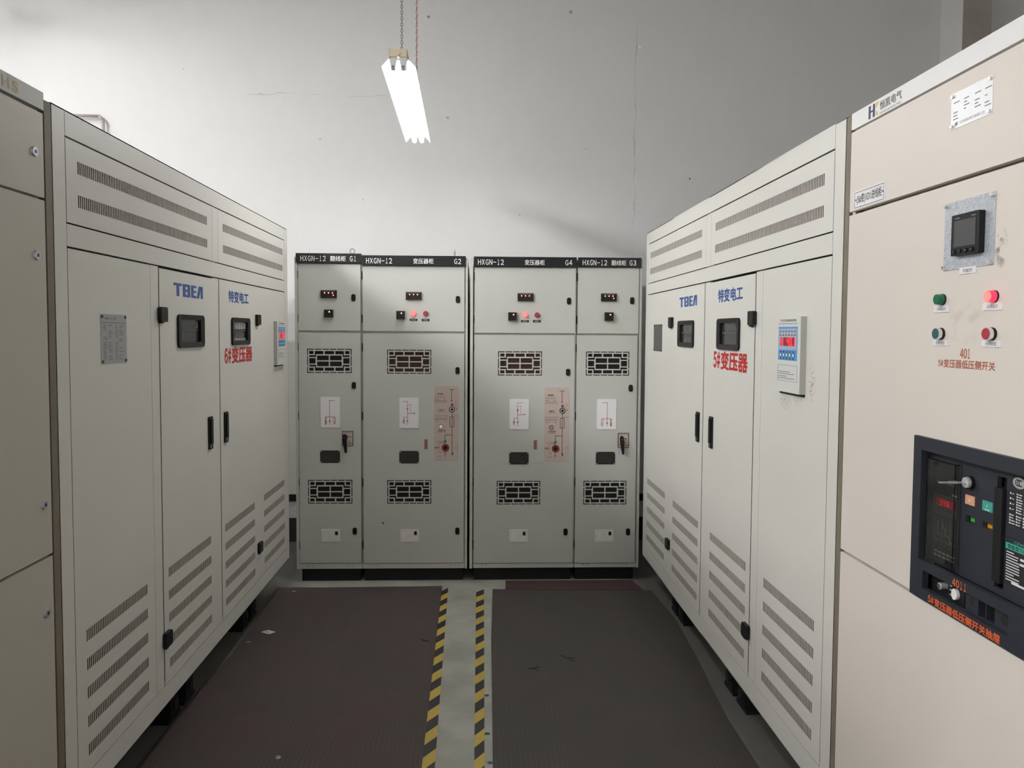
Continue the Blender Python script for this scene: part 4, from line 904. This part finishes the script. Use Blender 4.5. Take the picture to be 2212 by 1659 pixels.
    mb = MB(); mb.text('智能型万能式断路器', .704, .805, 1.2965, 1.3065, yl - .0004, .01); P(mb, 'band_print', INK, br)
    mb = MB()
    for k in range(11):
        z = 1.287 - k * .0062
        if k in (5, 7, 9): mb.box(.700, .740, yl - .0002, yl, z, z + .0022); continue
        mb.box(.700, .700 + r.uniform(.022, .05), yl - .0002, yl, z, z + .0022); mb.box(.760, .760 + r.uniform(.015, .035), yl - .0002, yl, z, z + .0026)
    for x0, x1, z in ((.741, .764, 1.2785), (.741, .764, 1.2675), (.718, .765, 1.2195)): mb.box(x0, x1, yl - .0003, yl, z, z + .005)
    P(mb, 'sticker_print', WHT, br)
    # racking slot below
    P(MB().box(.405, .80, .020, .022, 1.10, 1.172), 'slot_back', BLKM, br)
    mb = MB(); mb.disc(.494, 1.135, .0085, .000, .020, 20); mb.mat(1).disc(.494, 1.135, .006, -.002, .000, 16); P(mb, 'racking_lock', [ZINC, STEEL], br)
    P(MB().box(.522, .583, .004, .020, 1.114, 1.157), 'position_plate', BLK, br)
    mb = MB(); mb.prism([(.554 + .0115 * math.cos(i * .3142) * (.75 if 5 < i < 15 else 1), 1.136 + .0135 * math.sin(i * .3142)) for i in range(20)], -.004, .004); P(mb, 'position_knob', WHTP, br)
    mb = MB()
    for z, tx in ((1.149, '连接'), (1.139, '试验'), (1.127, '分离')): mb.text(tx, .528, .537, z - .0022, z + .0022, .0037, .01)
    P(mb, 'position_print', WHT, br)
    mb = MB(); mb.plate(.586, .745, 1.112, 1.159, .004, .020, [(.630, .654, 1.114, 1.157), (.657, .684, 1.114, 1.157)]); mb.mat(1).disc(.606, 1.137, .0095, .0034, .004, 20); mb.disc(.716, 1.137, .0125, .0034, .004, 24); P(mb, 'racking_panel', [BRKR, DARK], br)
    mb = MB(); yb = -.0124; mb.mono('4011', .560, .612, 1.1605, 1.1795, yb, .03, .9); P(mb, 'stencil_lettering', ORNG, br)
    mb = MB(); mb.mono('5#', .469, .492, 1.086, 1.104, yb, .03, .9); mb.text('变压器低压侧开关抽屉', .495, .724, 1.0845, 1.1055, yb, .025); P(mb, 'stencil_lettering', ORNG, br)
    return t
make_lv()

# ------------------------------------------------------------------ older cabinet at the left edge
def make_old():
    W, D, H = 1.0, 1.0, 2.473
    t = thing('low_voltage_cabinet', 'dull beige cabinet at left edge lettered HS with round locks', 'switchgear cabinet', (XL - D / 2, 1.214 + W / 2, 0), R90)
    off = (W / 2, D / 2, 0)
    P = lambda mb, name, m, par=None, **k: mb.build(name, m, par or t, off, **k)
    P(MB().box(0, W, .02, D, 0, H - .02), 'body', P_OLD)
    P(MB().box(0, W, .0, .03, 2.4205, H), 'top_band', principled('band_grey', (.50, .50, .47), .45, noise=.06, nscale=30))
    mb = MB(); mb.text('H', .812, .843, 2.431, 2.463, -.0003, .01); mb.text('S', .856, .884, 2.431, 2.463, -.0003, .03); P(mb, 'maker_lettering', GOLD)
    for z0, z1, locks in ((2.162, 2.4095, (2.288,)), (1.0925, 2.154, (1.988, 1.248)), (.08, 1.0845, (.92,))):
        d = P(MB().rr(.001, W - .006, z0, z1, .004, 0, .02), 'door', P_OLD)
        for z in locks:
            mb = MB(); x = .947 if z > 1.5 else .956
            mb.disc(x, z, .0128, -.006, 0, 28, .0150); mb.mat(1).box(x - .004, x + .004, -.0066, -.006, z - .005, z + .005); mb.box(x - .0055, x + .0055, -.0064, -.006, z - .0015, z + .0015)
            P(mb, 'quarter_turn_lock', [principled('lock_zinc', (.55, .57, .62), .35, .6), NAVY], d)
    return t
make_old()
